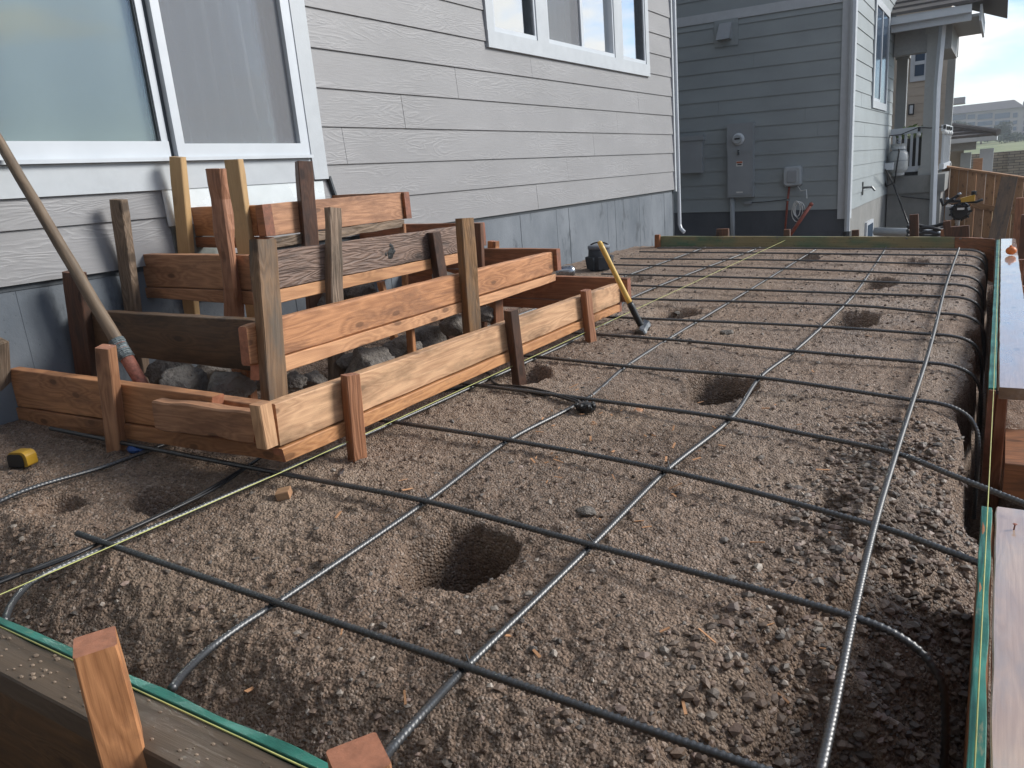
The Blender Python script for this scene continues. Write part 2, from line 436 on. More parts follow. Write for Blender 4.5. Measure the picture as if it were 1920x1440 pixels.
def dirt_mat():
    t = NT('gravelly_dirt'); o = t.obj()
    big = t.noise(o, 1.7, 6, 0.6)
    mid = t.noise(o, 9, 6, 0.65)
    fine = t.noise(o, 120, 5, 0.7)
    c = t.mix(t.ramp(mid, [(0.3, 0.0), (0.7, 1.0)]), (0.21, 0.137, 0.094), (0.44, 0.31, 0.225))
    c = t.mix(t.ramp(big, [(0.52, 0.0), (0.68, 0.75)]), c, (0.085, 0.057, 0.042))
    saw = t.ramp(t.noise(t.map(o, (1, 1, 1), (3.1, 1.7, 0)), 2.3, 5, 0.6), [(0.60, 0.0), (0.74, 0.45)])
    c = t.mix(saw, c, (0.23, 0.125, 0.062))
    vc = t.n('ShaderNodeTexVoronoi', i_Vector=o, i_Scale=165.0)
    gray = t.sep(vc.outputs['Color'])[0]
    peb = t.ramp(gray, [(0.0, (0.078, 0.05, 0.032)), (0.5, (0.24, 0.158, 0.104)), (0.82, (0.32, 0.24, 0.185)), (1.0, (0.50, 0.43, 0.37))])
    c = t.mix(0.5, c, peb)
    dome = t.ramp(vc.outputs['Distance'], [(0.0, 1.0), (0.75, 0.0)])
    c = t.mix(0.5, c, t.ramp(fine, [(0.25, 0.35), (0.7, 1.25)]), 'MULTIPLY')
    wet = t.ramp(t.noise(t.map(o, (1, 1, 1), (7, 2, 0)), 1.9, 5, 0.55), [(0.40, 0.0), (0.66, 1.0)])
    film = t.ramp(t.noise(t.map(o, (1, 1, 1), (2.3, 9.1, 0)), 3.1, 4, 0.55), [(0.60, 0.0), (0.68, 1.0)])
    c = t.mix(t.math('MULTIPLY', film, 0.45), c, (0.10, 0.068, 0.048))
    dust = t.ramp(t.noise(t.map(o, (1, 1, 1), (5.3, 4.1, 0)), 1.4, 5, 0.6), [(0.52, 0.0), (0.70, 0.55)])
    c = t.mix(dust, c, (0.37, 0.280, 0.205))
    rough = t.math('SUBTRACT', t.ramp(wet, [(0.0, 0.85), (1.0, 0.42)]), t.math('MULTIPLY', film, 0.22))
    h = t.math('ADD', t.math('MULTIPLY', dome, 0.8), t.math('MULTIPLY', fine, 0.7))
    cl = t.noise(o, 62, 6, 0.7)
    c = t.mix(0.42, c, t.ramp(cl, [(0.30, 0.40), (0.68, 1.5)]), 'MULTIPLY')  # lightens clods and darkens gaps, standing in for shade between them
    h = t.math('ADD', h, t.math('MULTIPLY', cl, 1.2))
    return t.set(Base_Color=c, Roughness=rough, Normal=t.bump(h, 1.0, 0.010))
M['dirt'] = dirt_mat()
def stone_mat():
    t = NT('pebbles'); o = t.obj()
    a = t.n('ShaderNodeAttribute', attribute_name='tint').outputs['Color']
    n = t.noise(o, 300, 4, 0.6)
    c = t.mix(0.6, a, t.ramp(n, [(0.3, 0.55), (0.7, 1.2)]), 'MULTIPLY')
    return t.set(Base_Color=c, Roughness=0.6)
M['pebble'] = stone_mat()

def glass_mat(name, tint, refl=0.25, alpha=0.8, rough=0.0):
    t = NT(name); t.t.nodes.remove(t.b)
    g = t.n('ShaderNodeBsdfGlossy', i_Roughness=rough); g.inputs['Color'].default_value = (0.95, 0.98, 1.0, 1)
    tr = t.n('ShaderNodeBsdfTransparent'); tr.inputs['Color'].default_value = (*tint, 1)
    fr = t.n('ShaderNodeFresnel', i_IOR=1.5)
    fac = t.math('MINIMUM', t.math('ADD', t.math('MULTIPLY', fr.outputs[0], 1.0 if refl > .3 else .45), refl), 1.0)
    mxs = t.n('ShaderNodeMixShader', i_0=fac, i_1=tr.outputs[0], i_2=g.outputs[0])
    t.t.links.new(mxs.outputs[0], t.out.inputs[0])
    return t.m
M['glass'] = glass_mat('window_glass', (0.75, 0.8, 0.82), 0.62)
M['doorglass'] = glass_mat('door_glass', (0.90, 0.93, 0.91), 0.06)
def screen_mat():
    t = NT('insect_screen'); t.t.nodes.remove(t.b)
    d = t.n('ShaderNodeBsdfDiffuse'); d.inputs['Color'].default_value = (0.30, 0.31, 0.33, 1)
    tr = t.n('ShaderNodeBsdfTransparent')
    mxs = t.n('ShaderNodeMixShader', i_0=0.38, i_1=tr.outputs[0], i_2=d.outputs[0])
    t.t.links.new(mxs.outputs[0], t.out.inputs[0])
    return t.m
M['screen'] = screen_mat()
M['curtain'] = plain('pale_curtain', (0.46, 0.475, 0.455), 0.9, var=0.06, sc=3)
M['curtain_grey'] = plain('grey_sheer_curtain', (0.78, 0.79, 0.84), 0.9, var=0.08, sc=4)
M['yellow'] = plain('yellow_mason_line', (0.42, 0.43, 0.15), 0.6)
M['rooftile'] = plain('brown_grey_roof_tiles', (0.085, 0.078, 0.075), 0.7, var=0.3, sc=4)
M['soffit'] = plain('grey_soffit', (0.30, 0.31, 0.31), 0.7, var=0.1)
M['porchpost'] = plain('grey_porch_paint', (0.36, 0.37, 0.36), 0.55, var=0.06)
M['panelgrey'] = plain('painted_cabinet', (0.255, 0.275, 0.29), 0.4, var=0.05, sc=6)
M['boxgrey'] = plain('grey_plastic_box', (0.34, 0.37, 0.39), 0.45, var=0.05)
M['orangepipe'] = plain('orange_red_conduit', (0.22, 0.05, 0.03), 0.5)
M['whitecable'] = plain('white_cable', (0.55, 0.56, 0.55), 0.5)
M['tank'] = plain('grey_white_tank_paint', (0.40, 0.42, 0.42), 0.4, var=0.12)
M['grass'] = plain('dry_grass', (0.15, 0.19, 0.07), 0.95, var=0.35, sc=0.15)
M['office'] = plain('office_wall', (0.36, 0.33, 0.31), 0.8, var=0.06, sc=0.1)
M['officeglass'] = plain('office_glass', (0.045, 0.075, 0.12), 0.2, var=0.2, sc=0.5)
M['leaf'] = plain('leaves', (0.035, 0.055, 0.025), 0.8, var=0.5, sc=3)
M['toolyellow'] = plain('yellow_fibreglass', (0.62, 0.40, 0.10), 0.4, var=0.1)
M['dewalt'] = plain('yellow_plastic', (0.40, 0.23, 0.02), 0.4, var=0.08)
M['bagcloth'] = plain('dark_nylon', (0.030, 0.034, 0.042), 0.8, var=0.3, sc=40, bump=0.4)
M['baggrey'] = plain('grey_nylon', (0.14, 0.155, 0.18), 0.7, var=0.2, sc=40)
M['tape'] = plain('grey_duct_tape', (0.16, 0.19, 0.20), 0.4, var=0.5, sc=60, bump=0.6)
M['rusty'] = plain('rusty_red_ferrule', (0.30, 0.11, 0.075), 0.7, var=0.5, sc=60, bump=0.3)
M['orange'] = plain('orange_plastic', (0.65, 0.17, 0.03), 0.5, var=0.2)
M['engineblack'] = plain('black_engine', (0.02, 0.022, 0.024), 0.35, 0.3)
M['labelwhite'] = plain('white_label', (0.6, 0.6, 0.58), 0.5, var=0.05)
M['labelred'] = plain('red_label', (0.40, 0.12, 0.06), 0.5, var=0.1)
M['bluepl'] = plain('blue_plastic', (0.01, 0.06, 0.22), 0.4)

# ------------------------------------------------------------------ the dirt pad: one fine height field
rng = np.random.default_rng(7)
def h2(ix, iy, s):
    n = (ix.astype(np.int64) * 374761393 + iy.astype(np.int64) * 668265263 + s * 144665) & 0x7fffffff
    n = ((n ^ (n >> 13)) * 1274126177) & 0x7fffffff
    return ((n ^ (n >> 16)) & 0xffff) / 65535.0
def vnoise(x, y, s):
    ix = np.floor(x); iy = np.floor(y); fx = x - ix; fy = y - iy
    fx = fx * fx * (3 - 2 * fx); fy = fy * fy * (3 - 2 * fy)
    a = h2(ix, iy, s); b = h2(ix + 1, iy, s); c = h2(ix, iy + 1, s); d = h2(ix + 1, iy + 1, s)
    return (a + (b - a) * fx) * (1 - fy) + (c + (d - c) * fx) * fy - 0.5
def fbm(x, y, s, o=4, g=0.5):
    r = 0; a = 1.0
    for i in range(o):
        r = r + a * vnoise(x + i * 17.3, y - i * 9.1, s + i); x = x * 2.03; y = y * 2.03; a *= g
    return r
def lumps(x, y, s, keep=0.6):
    """rounded stones and clods: spherical caps scattered one to a cell"""
    ix = np.floor(x); iy = np.floor(y); out = np.zeros_like(x)
    for dx in (-1, 0, 1):
        for dy in (-1, 0, 1):
            cx = ix + dx; cy = iy + dy
            r = 0.2 + 0.38 * h2(cx, cy, s + 2)
            ox = cx + 0.2 + 0.6 * h2(cx, cy, s); oy = cy + 0.2 + 0.6 * h2(cx, cy, s + 1)
            st = 0.7 + 0.6 * h2(cx, cy, s + 4)
            d2 = ((x - ox) * st) ** 2 + ((y - oy) / st) ** 2
            c = np.sqrt(np.maximum(0, r * r - d2)) * (h2(cx, cy, s + 3) < keep)
            out = np.maximum(out, c)
    return out
def sst(a, b, x):
    t = np.clip((x - a) / (b - a), 0, 1); return t * t * (3 - 2 * t)
HOLES = [  # centre x, y, half-axes, depth, edge hardness
    (1.918, 1.130, 0.098, 0.108, 0.28, 0.28), (1.10, 1.005, 0.10, 0.070, 0.07, 0.25), (2.045, 2.455, 0.105, 0.13, 0.18, 0.40),
    (2.28, 3.69, 0.10, 0.18, 0.14, 0.45), (1.45, 3.66, 0.10, 0.16, 0.10, 0.4), (1.54, 5.86, 0.16, 0.22, 0.05, 0.2),
    (2.24, 4.73, 0.11, 0.2, 0.08, 0.3), (1.35, 2.32, 0.10, 0.12, 0.08, 0.3), (0.86, 0.86, 0.06, 0.05, 0.04, 0.3), (0.75, 4.75, 0.12, 0.16, 0.05, 0.3), (2.34, 5.7, 0.1, 0.2, 0.05, 0.3)]
XE = 2.845
def macro(x, y):
    z = -SL * x + fbm(x * 1.3, y * 1.3, 11, 3) * 0.022
    z = z - fbm(x * 4.5, y * 4.5, 12, 3) * 0.008
    # mound of fill inside the steps
    z = z + 0.07 * np.exp(-(((x - 0.55) / 0.35) ** 2 + ((y - 2.2) / 0.6) ** 2))
    wob = fbm(x * 5, y * 5, 21, 4)
    for cx, cy, a, b, dp, hard in HOLES:
        d = np.sqrt(((x - cx) / (a * 1.20)) ** 2 + ((y - cy) / (b * 1.20)) ** 2) + wob * 0.34 + fbm(x * 22, y * 22, 23, 3) * .10
        z = z - dp * (1 - sst(1 - hard, 1.10, d)) - dp * 0.05 * (1 - sst(0.9, 1.9, d))
    edge = 2.780 + fbm(y * 3.1, y * 0 + 3, 31, 4) * 0.03 + fbm(x * 9, y * 9, 33, 3) * 0.025
    far = sst(1.75, 2.35, y)
    drop_far = sst(edge - 0.015, edge + 0.04, x) * 0.50 + sst(edge - 0.10, edge, x) * 0.025
    e2 = 2.40 + 0.20 * sst(0.6, 1.9, y) + wob * 0.09
    drop_near = sst(0, 1, (x - e2) / 0.42) * (0.30 - 0.10 * sst(0.9, 1.9, y)) + 0.03 * sst(0, .04, x - e2 - wob * .1) * sst(0.2, 0.5, vnoise(x * 6, y * 6, 5) + .4)
    z = z - drop_far * far - drop_near * (1 - far)
    z = z - 0.17 * (1 - sst(0.48, 0.80 + 0.05 * wob, y)) - 0.05 * (1 - sst(0.75, 1.05, y)) * sst(1.2, 1.6, x)
    # beyond the forms the yard lies lower
    out = np.maximum(sst(2.86, 2.9, x), np.maximum(1 - sst(0.36, 0.40, y), sst(6.62, 6.66, y)))
    low = -0.36 + fbm(x * 3, y * 3, 41, 5) * 0.06
    low = low - sst(6.6, 7.4, y) * 0.35
    return z * (1 - out) + low * out
def micro(x, y):
    patch = np.clip(0.45 + fbm(x * 2.1, y * 2.1, 55, 3) * 1.5, 0.12, 1.0)
    rightg = sst(2.42, 2.7, x) * (1 - sst(1.9, 2.6, y))
    amp = np.maximum(patch, rightg * 0.9) * 0.8
    q = lumps(x * 75, y * 75, 61, 0.8) * 0.0075 * amp
    q = q + lumps(x * 28 + 3.3, y * 28, 71, 0.18) * 0.012 * amp
    q = q + lumps(x * 13 + 1.7, y * 13, 81, 0.05) * 0.024 * amp
    q = q * 1.25 + lumps(x * 110, y * 110, 91, 0.7) * 0.0045
    q = q + fbm(x * 52, y * 52, 95, 4, .65) * 0.0075 + fbm(x * 14, y * 14, 97, 2) * 0.005
    q = q + rightg * lumps(x * 34, y * 34, 99, 0.7) * 0.015
    return q
ys = [-0.45]
while ys[-1] < 7.4:
    yv = ys[-1]
    ys.append(yv + (0.006 if yv < 0.4 else 0.0042 * max(1.0, (yv / 1.15)) ** 1.25))
ys = np.array(ys)
xs = np.concatenate([np.arange(-0.01, 0.9, 0.007), np.arange(0.9, 2.9, 0.0044), np.arange(2.9, 4.0, 0.014)])
gx, gy = np.meshgrid(xs, ys)
gz = macro(gx, gy) + micro(gx, gy)
nx_, ny_ = len(xs), len(ys)
idx = np.arange(nx_ * ny_).reshape(ny_, nx_)
gf = np.stack([idx[:-1, :-1], idx[:-1, 1:], idx[1:, 1:], idx[1:, :-1]], -1).reshape(-1, 4)
dirt = mesh_obj('dirt_ground', np.stack([gx, gy, gz], -1).reshape(-1, 3), gf, M['dirt'], None, True)
tag(dirt, 'brown gravelly dirt pad with dug holes under the rebar grid', 'dirt', kind='structure')
def gh(x, y):
    return float(macro(np.array([x]), np.array([y]))[0])

# loose stones
def ico():
    bm = bmesh.new(); bmesh.ops.create_icosphere(bm, subdivisions=1, radius=1.0)
    bm.verts.ensure_lookup_table()
    v = np.array([list(k.co) for k in bm.verts]); f = np.array([[w.index for w in k.verts] for k in bm.faces]); bm.free()
    return v, f
IV, IF = ico()
def stones(name, n, size, region, dens, seed, cols):
    r = np.random.default_rng(seed)
    x = r.uniform(region[0], region[1], n * 6); y = region[2] + (region[3] - region[2]) * r.uniform(0, 1, n * 6) ** 1.7
    k = r.uniform(0, 1, n * 6) < dens(x, y)
    x = x[k][:n]; y = y[k][:n]; n = len(x)
    s = size[0] + (size[1] - size[0]) * r.uniform(0, 1, n) ** 3.0
    z = macro(x, y) + micro(x, y)
    z = np.where(np.isfinite(z), z, 0)
    jit = 1 + r.normal(0, 0.16, (n, len(IV), 1))
    V = IV[None] * jit * (s[:, None, None] * np.stack([r.uniform(.8, 1.35, n), r.uniform(.7, 1.1, n), r.uniform(.45, .8, n)], -1)[:, None, :])
    a = r.uniform(0, 6.28, n); ca, sa = np.cos(a)[:, None], np.sin(a)[:, None]
    X = V[..., 0] * ca - V[..., 1] * sa; Y = V[..., 0] * sa + V[..., 1] * ca
    V = np.stack([X + x[:, None], Y + y[:, None], V[..., 2] + (z + s * 0.02)[:, None]], -1)
    F = (IF[None] + (np.arange(n) * len(IV))[:, None, None]).reshape(-1, 3)
    o = mesh_obj(name, V.reshape(-1, 3), F, M['pebble'], None, False)
    at = o.data.color_attributes.new('tint', 'FLOAT_COLOR', 'POINT')
    c = np.array(cols)[r.integers(0, len(cols), n)] * r.uniform(0.55, 1.15, (n, 1)) * np.array([[1.04, .98, .92]])
    c = np.repeat(np.concatenate([c, np.ones((n, 1))], 1), len(IV), 0)
    at.data.foreach_set('color', c.astype(np.float32).ravel())
    return o
PC = [(0.15, 0.11, 0.082), (0.17, 0.125, 0.095), (0.12, 0.088, 0.066), (0.19, 0.14, 0.11), (0.14, 0.10, 0.08), (0.16, 0.125, 0.10), (0.20, 0.15, 0.12), (0.13, 0.10, 0.08), (0.24, 0.19, 0.155), (0.17, 0.15, 0.132), (0.26, 0.20, 0.175), (0.125, 0.115, 0.108), (0.14, 0.10, 0.075), (0.33, 0.30, 0.27)]
def dens1(x, y):
    d = 0.22 + 0.5 * np.clip(fbm(x * 1.7, y * 1.7, 155, 3) * 1.6 + 0.3, 0, 1)
    d = np.maximum(d, 1.0 * sst(2.42, 2.65, x) * (1 - sst(1.6, 2.2, y)))
    d = np.maximum(d, 0.5 * (1 - sst(0.7, 1.0, y)))
    return d
g1 = stones('gravel', 17000, (0.0018, 0.0095), (0.05, 2.84, 0.46, 6.4), dens1, 3, PC)
tag(g1, 'loose mixed pebbles scattered over the brown dirt pad', 'gravel', kind='stuff')

g2 = stones('gravel', 8500, (0.003, 0.0125), (2.28, 2.83, 0.48, 2.3), lambda x, y: sst(2.38, 2.62, x) * (0.55 + 0.45 * (vnoise(x * 9, y * 9, 4) > -0.1)), 5, PC)
tag(g2, 'rounded coarse gravel on the slope at the bottom right, by the near edge form', 'gravel', kind='stuff')

# the wider ground: one sheet to the horizon
def terr(x, y):
    d = np.hypot(x, y)
    z = -0.78 - 0.9 * sst(8, 15, y) - 0.9 * sst(4, 14, np.abs(x - 1)) * (1 - sst(8, 15, y))
    z = z + 3.3 * sst(28, 200, y) + fbm(x * 0.05, y * 0.05, 7, 4) * 0.5 * sst(25, 80, d)
    return z + 6 * sst(220, 700, d) * 0
tx = np.concatenate([-np.geomspace(1500, 6, 40), np.linspace(-5, 9, 30), np.geomspace(10, 1500, 40)])
ty = np.concatenate([-np.geomspace(1500, 3, 30), np.linspace(-2, 20, 45), np.geomspace(21, 1800, 60)])
ggx, ggy = np.meshgrid(tx, ty)
i2 = np.arange(len(tx) * len(ty)).reshape(len(ty), len(tx))
f2 = np.stack([i2[:-1, :-1], i2[:-1, 1:], i2[1:, 1:], i2[1:, :-1]], -1).reshape(-1, 4)
def yard_mat():
    t = NT('yard_and_grass_hill'); o = t.obj(); y = t.sep(o)[1]
    d = t.mix(t.noise(o, 6, 6, 0.6), (0.07, 0.05, 0.036), (0.16, 0.12, 0.09))
    g = t.mix(t.ramp(t.noise(o, 0.12, 6, 0.65), [(0.35, 0.0), (0.65, 1.0)]), (0.10, 0.15, 0.045), (0.26, 0.27, 0.13))
    g = t.mix(0.5, g, t.ramp(t.noise(o, 1.5, 5, 0.7), [(0.3, 0.5), (0.7, 1.2)]), 'MULTIPLY')
    f = t.n('ShaderNodeMapRange', i_Value=y, i_From_Min=24.0, i_From_Max=30.0).outputs[0]
    return t.set(Base_Color=t.mix(f, d, g), Roughness=0.95)
ground = mesh_obj('ground', np.stack([ggx, ggy, terr(ggx, ggy)], -1).reshape(-1, 3), f2, yard_mat(), None, True)
tag(ground, kind='structure')

# ------------------------------------------------------------------ the house with the grey siding
Z0, EX = 0.459, 0.1795
YC = 7.66
house = thing('house', 'grey lap sided house with sliding door and dark concrete foundation beside the dirt pad', 'house', (0, 3.5, 0))
DOOR = (-0.75, 2.79, 0.75)           # y0, y1, bottom of the trim
WIN = (4.345, 7.053, 1.50)
def lap_boards(mb, y0, y1, ztop, z0, ex, holes, seams, X=0.0, seed=1):
    """lap boards along y on plane x = X; holes: (ya, yb, za, zb)"""
    rr = random.Random(seed); k = 0; z = z0
    while z < ztop:
        za, zb = z, min(z + ex + 0.012, ztop)
        spans = [(y0, y1)]
        for ha, hb, hza, hzb in holes:
            ns = []
            if za + ex * 0.5 < hzb and za + ex * 0.5 > hza:
                for a, b in spans:
                    if hb <= a or ha >= b: ns.append((a, b)); continue
                    if a < ha: ns.append((a, ha))
                    if b > hb: ns.append((hb, b))
                spans = ns
        cuts = seams.get(k)
        if cuts is None:
            c = y0 + rr.uniform(0.3, 3.4); cuts = []
            while c < y1: cuts.append(c); c += 3.6
        for a, b in spans:
            xs_ = [a] + [c for c in cuts if a + 0.05 < c < b - 0.05] + [b]
            for p, q in zip(xs_, xs_[1:]):
                g_ = 0.0011; dx = rr.uniform(-0.0006, 0.0006)
                mb.hexa([(X - .002, p + g_, za), (X + .0135 + dx, p + g_, za), (X + .0135 + dx, q - g_, za), (X - .002, q - g_, za)],
                        [(X - .004, p + g_, zb), (X + .0035 + dx, p + g_, zb), (X + .0035 + dx, q - g_, zb), (X - .004, q - g_, zb)])
        z += ex; k += 1
mb = MB()
SEAMS = {0: [4.85], 1: [5.342], 2: [2.951, 5.822], 3: [3.445, 6.306], 4: [3.98, 6.79], 5: [4.892]}
lap_boards(mb, -3.0, YC, 5.4, Z0, EX, [(DOOR[0], DOOR[1], 0.735, 2.9), (WIN[0], WIN[1], WIN[2] + .02, 2.75)], SEAMS)
mb.build('siding', M['siding'], house)
mb = MB()
mb.box((-0.02, -3.0, Z0 - 0.02), (-0.006, DOOR[0], 5.4)); mb.box((-0.02, DOOR[1], Z0 - 0.02), (-0.006, WIN[0], 5.4)); mb.box((-0.02, WIN[1], Z0 - 0.02), (-0.006, YC, 5.4))
mb.box((-0.02, DOOR[0], Z0 - 0.02), (-0.006, DOOR[1], 0.8)); mb.box((-0.02, WIN[0], Z0 - 0.02), (-0.006, WIN[1], 1.58))
mb.box((-0.02, DOOR[0], 2.86), (-0.006, DOOR[1], 5.4)); mb.box((-0.02, WIN[0], 2.7), (-0.006, WIN[1], 5.4))
mb.box((-9.0, YC - 0.02, -0.3), (-0.006, YC, 5.4)); mb.box((-9.0, -3.0, -0.3), (-0.006, -2.98, 5.4)); mb.box((-9.0, -3, -0.3), (-8.98, YC, 5.4))
mb.build('sheathing', M['gasket'], house)
# foundation, with the thin fins the form panels left
mb = MB(); mb.box((-0.25, -3.0, -0.75), (-0.010, YC - 0.002, Z0 + 0.006))
rr = random.Random(4)
for y in (1.28, 1.62, 2.5, 3.2, 4.02, 4.62, 5.15, 5.35, 6.06, 6.22, 6.76, 7.4):
    w = rr.uniform(0.0012, 0.003)
    mb.box((-0.0101, y - w, -0.5), (-0.0101 + rr.uniform(.0012, .003), y + w * 0.4, Z0 - rr.uniform(0.004, 0.03)))
mb.build('foundation', M['concrete'], house)
mb = MB(); mb.box((-0.06, YC - 0.012, Z0 - 0.02), (0.024, YC + 0.022, 5.4)); mb.build('corner_board', M['trim'], house)
# downspout at the far corner
mb = MB(); mb.tube([(0.03, YC + 0.06, 5.2), (0.03, YC + 0.06, 0.10), (0.045, YC + 0.055, 0.055), (0.085, YC + 0.04, 0.02)], 0.020, 8)
mb.build('downspout', M['vinyl'], house)
mb = MB(); mb.box((-9.3, -3.3, 5.4), (0.42, YC + 0.3, 5.52)); mb.hexa([(-9.4, -3.4, 5.521), (0.5, -3.4, 5.521), (0.5, YC + .4, 5.521), (-9.4, YC + .4, 5.521)], [(-4.6, -.5, 7.6), (-4.4, -.5, 7.6), (-4.4, YC - 3, 7.6), (-4.6, YC - 3, 7.6)])
mb.build('roof', M['rooftile'], house)
# unseen block and canopy added behind the camera to shade the near side
mb = MB(); mb.box((0.02, -3.0, -0.75), (6.5, -1.9, 5.4)); mb.build('shade_block', M['siding'], house)
mb = MB(); mb.box((0.02, -1.9, 2.75), (6.5, -1.1, 2.95)); mb.build('shade_canopy', M['soffit'], house)
# rooms behind the openings
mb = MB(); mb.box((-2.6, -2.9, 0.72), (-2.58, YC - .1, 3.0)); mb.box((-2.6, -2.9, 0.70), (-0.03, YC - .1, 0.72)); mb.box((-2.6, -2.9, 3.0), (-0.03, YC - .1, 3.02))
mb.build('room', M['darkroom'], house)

def pbox(mb, y0, y1, z0, z1, x0, x1, mi=0): mb.box((x0, y0, z0), (x1, y1, z1), mi)
# sliding door
y0, y1, zb = DOOR
door = MB()
pbox(door, y1 - 0.093, y1, zb, 2.86, -0.02, 0.030)                    # casing, right side
pbox(door, y0, y0 + 0.09, zb, 2.86, -0.02, 0.030)
pbox(door, y0 + .09, y1 - .093, 2.77, 2.86, -0.02, 0.030)
dcase = door.build('door_casing', M['trim'], house)
ap = MB(); pbox(ap, y0 + .09, y1 - 0.093, zb - 0.008, 0.849, -0.02, 0.022)
ap.build('apron', M['trim'], house)
dr = MB()
YJ = y1 - 0.093                                                       # 2.697
ZS, ZG = 0.850, 0.927                                                 # sill, bottom of the left glass
YM = 1.985                                                            # meeting stile
pbox(dr, YJ - 0.028, YJ - .001, ZS, 2.769, -0.06, 0.026)                     # frame jamb
pbox(dr, YM - 0.9 - 1.6, YJ - .001, ZS, ZS + 0.014, -0.06, 0.045)           # sill nosing
pbox(dr, YM - 0.9 - 1.6, YM - 0.028, ZS + .0142, ZG, -0.05, 0.016)          # bottom rail of the fixed pane
pbox(dr, YM - 0.055, YM - 0.026, ZG, 2.769, -0.05, 0.010)
dframe = dr.build('sliding_door', M['vinyl'], house)
gk = MB(); pbox(gk, YM - 0.026, YM - 0.008, ZS + .0142, 2.769, -0.05, 0.006); pbox(gk, YM - .061, YM - .055, ZG, 2.769, -.045, .004)
gk.build('gasket', M['gasket'], dframe)
gl = MB(); gl.hexa([(-0.010, y0 + .09, ZG), (-0.004, y0 + .09, ZG), (-0.004, YM - .055, ZG), (-0.010, YM - .055, ZG)], [(-0.010, y0 + .09, 2.77), (-0.004, y0 + .09, 2.77), (-0.004, YM - .055, 2.77), (-0.010, YM - .055, 2.77)])
gl.build('fixed_pane', M['doorglass'], dframe)
# sliding screen
sc = MB()
ZP0 = ZS + 0.0145
pbox(sc, YM - 0.008, YM + 0.030, ZP0, 2.76, -0.01, 0.034)
pbox(sc, YJ - 0.060, YJ - 0.029, ZP0, 2.76, -0.01, 0.032)
pbox(sc, YM + .030, YJ - .060, ZP0, ZP0 + 0.052, -0.01, 0.033)
pbox(sc, YM + .030, YJ - .060, 2.72, 2.76, -0.01, 0.033)
scr = sc.build('screen_door', M['vinyl'], dframe)
def pane(name, mat, y0, y1, z0, z1, x, parent):
    return mesh_obj(name, [(x, y0, z0), (x, y1, z0), (x, y1, z1), (x, y0, z1)], [(0, 1, 2, 3)], mat, parent)
m_ = MB(); pbox(m_, YM + .030, YJ - .060, ZP0 + .052, 2.72, 0.008, 0.0095); m_.build('mesh_panel', M['screen'], scr)
m_ = MB(); pbox(m_, YM + .0, YJ - .028, ZS + .02, 2.76, -0.046, -0.040); m_.build('sliding_pane', M['doorglass'], dframe)
st = MB(); pbox(st, YJ - 0.115, YJ - 0.028, ZS + .02, 2.76, -0.052, -0.047); st.build('door_stile', M['gasket'], dframe)
# curtains
def curtain(name, ya, yb, za, zb, x, amp, wl, mat, parent, seed):
    n = int((yb - ya) / 0.012); vs = []; fs = []
    for i in range(n + 1):
        y = ya + (yb - ya) * i / n
        for k, z in enumerate((za, (za + zb) / 2, zb)):
            a = amp * (math.sin(y / wl * 6.283 + 1.7 * mn.noise(Vector((y * 2.2, k * .35, seed)))) + 0.6 * mn.noise(Vector((y * 5, k * .4, seed + 3))))
            vs.append((x + a, y, z))
    for i in range(n):
        for k in range(2):
            a = i * 3 + k; fs.append((a, a + 3, a + 4, a + 1))
    o = mesh_obj(name, vs, fs, mat, parent, True)
    so = o.modifiers.new('thick', 'SOLIDIFY'); so.thickness = 0.001
    return o
curtain('curtain', y0 + .1, YM - 0.058, ZG + .001, 2.8, -0.030, 0.006, 0.34, M['curtain'], house, 1)
curtain('curtain', YM - .02, YJ - 0.115, 0.87, 2.8, -0.115, 0.032, 0.085, M['curtain_grey'], house, 5)
# the strip of flashing under the door
q = [W(300, 362, .016), W(597, 338, .016), W(599, 366, .016), W(455, 425, .016), W(338, 395, .016), W(303, 405, .016)]
fl = MB()
fl.box((0.0138, 1.885, 0.60), (0.017, 2.76, 0.741))
fl.build('flashing', M['flash'], house)
fl = MB(); fl.box((0.0136, 1.895, 0.30), (0.0168, 2.10, 0.5995)); fl.build('flashing', M['foil'], house)
fl = MB(); fl.tube([(0.02, 2.80, 0.76), (0.02, 2.815, 0.70), (0.02, 2.84, 0.62)], 0.012, 6); fl.build('flashing_edge', M['gasket'], house)

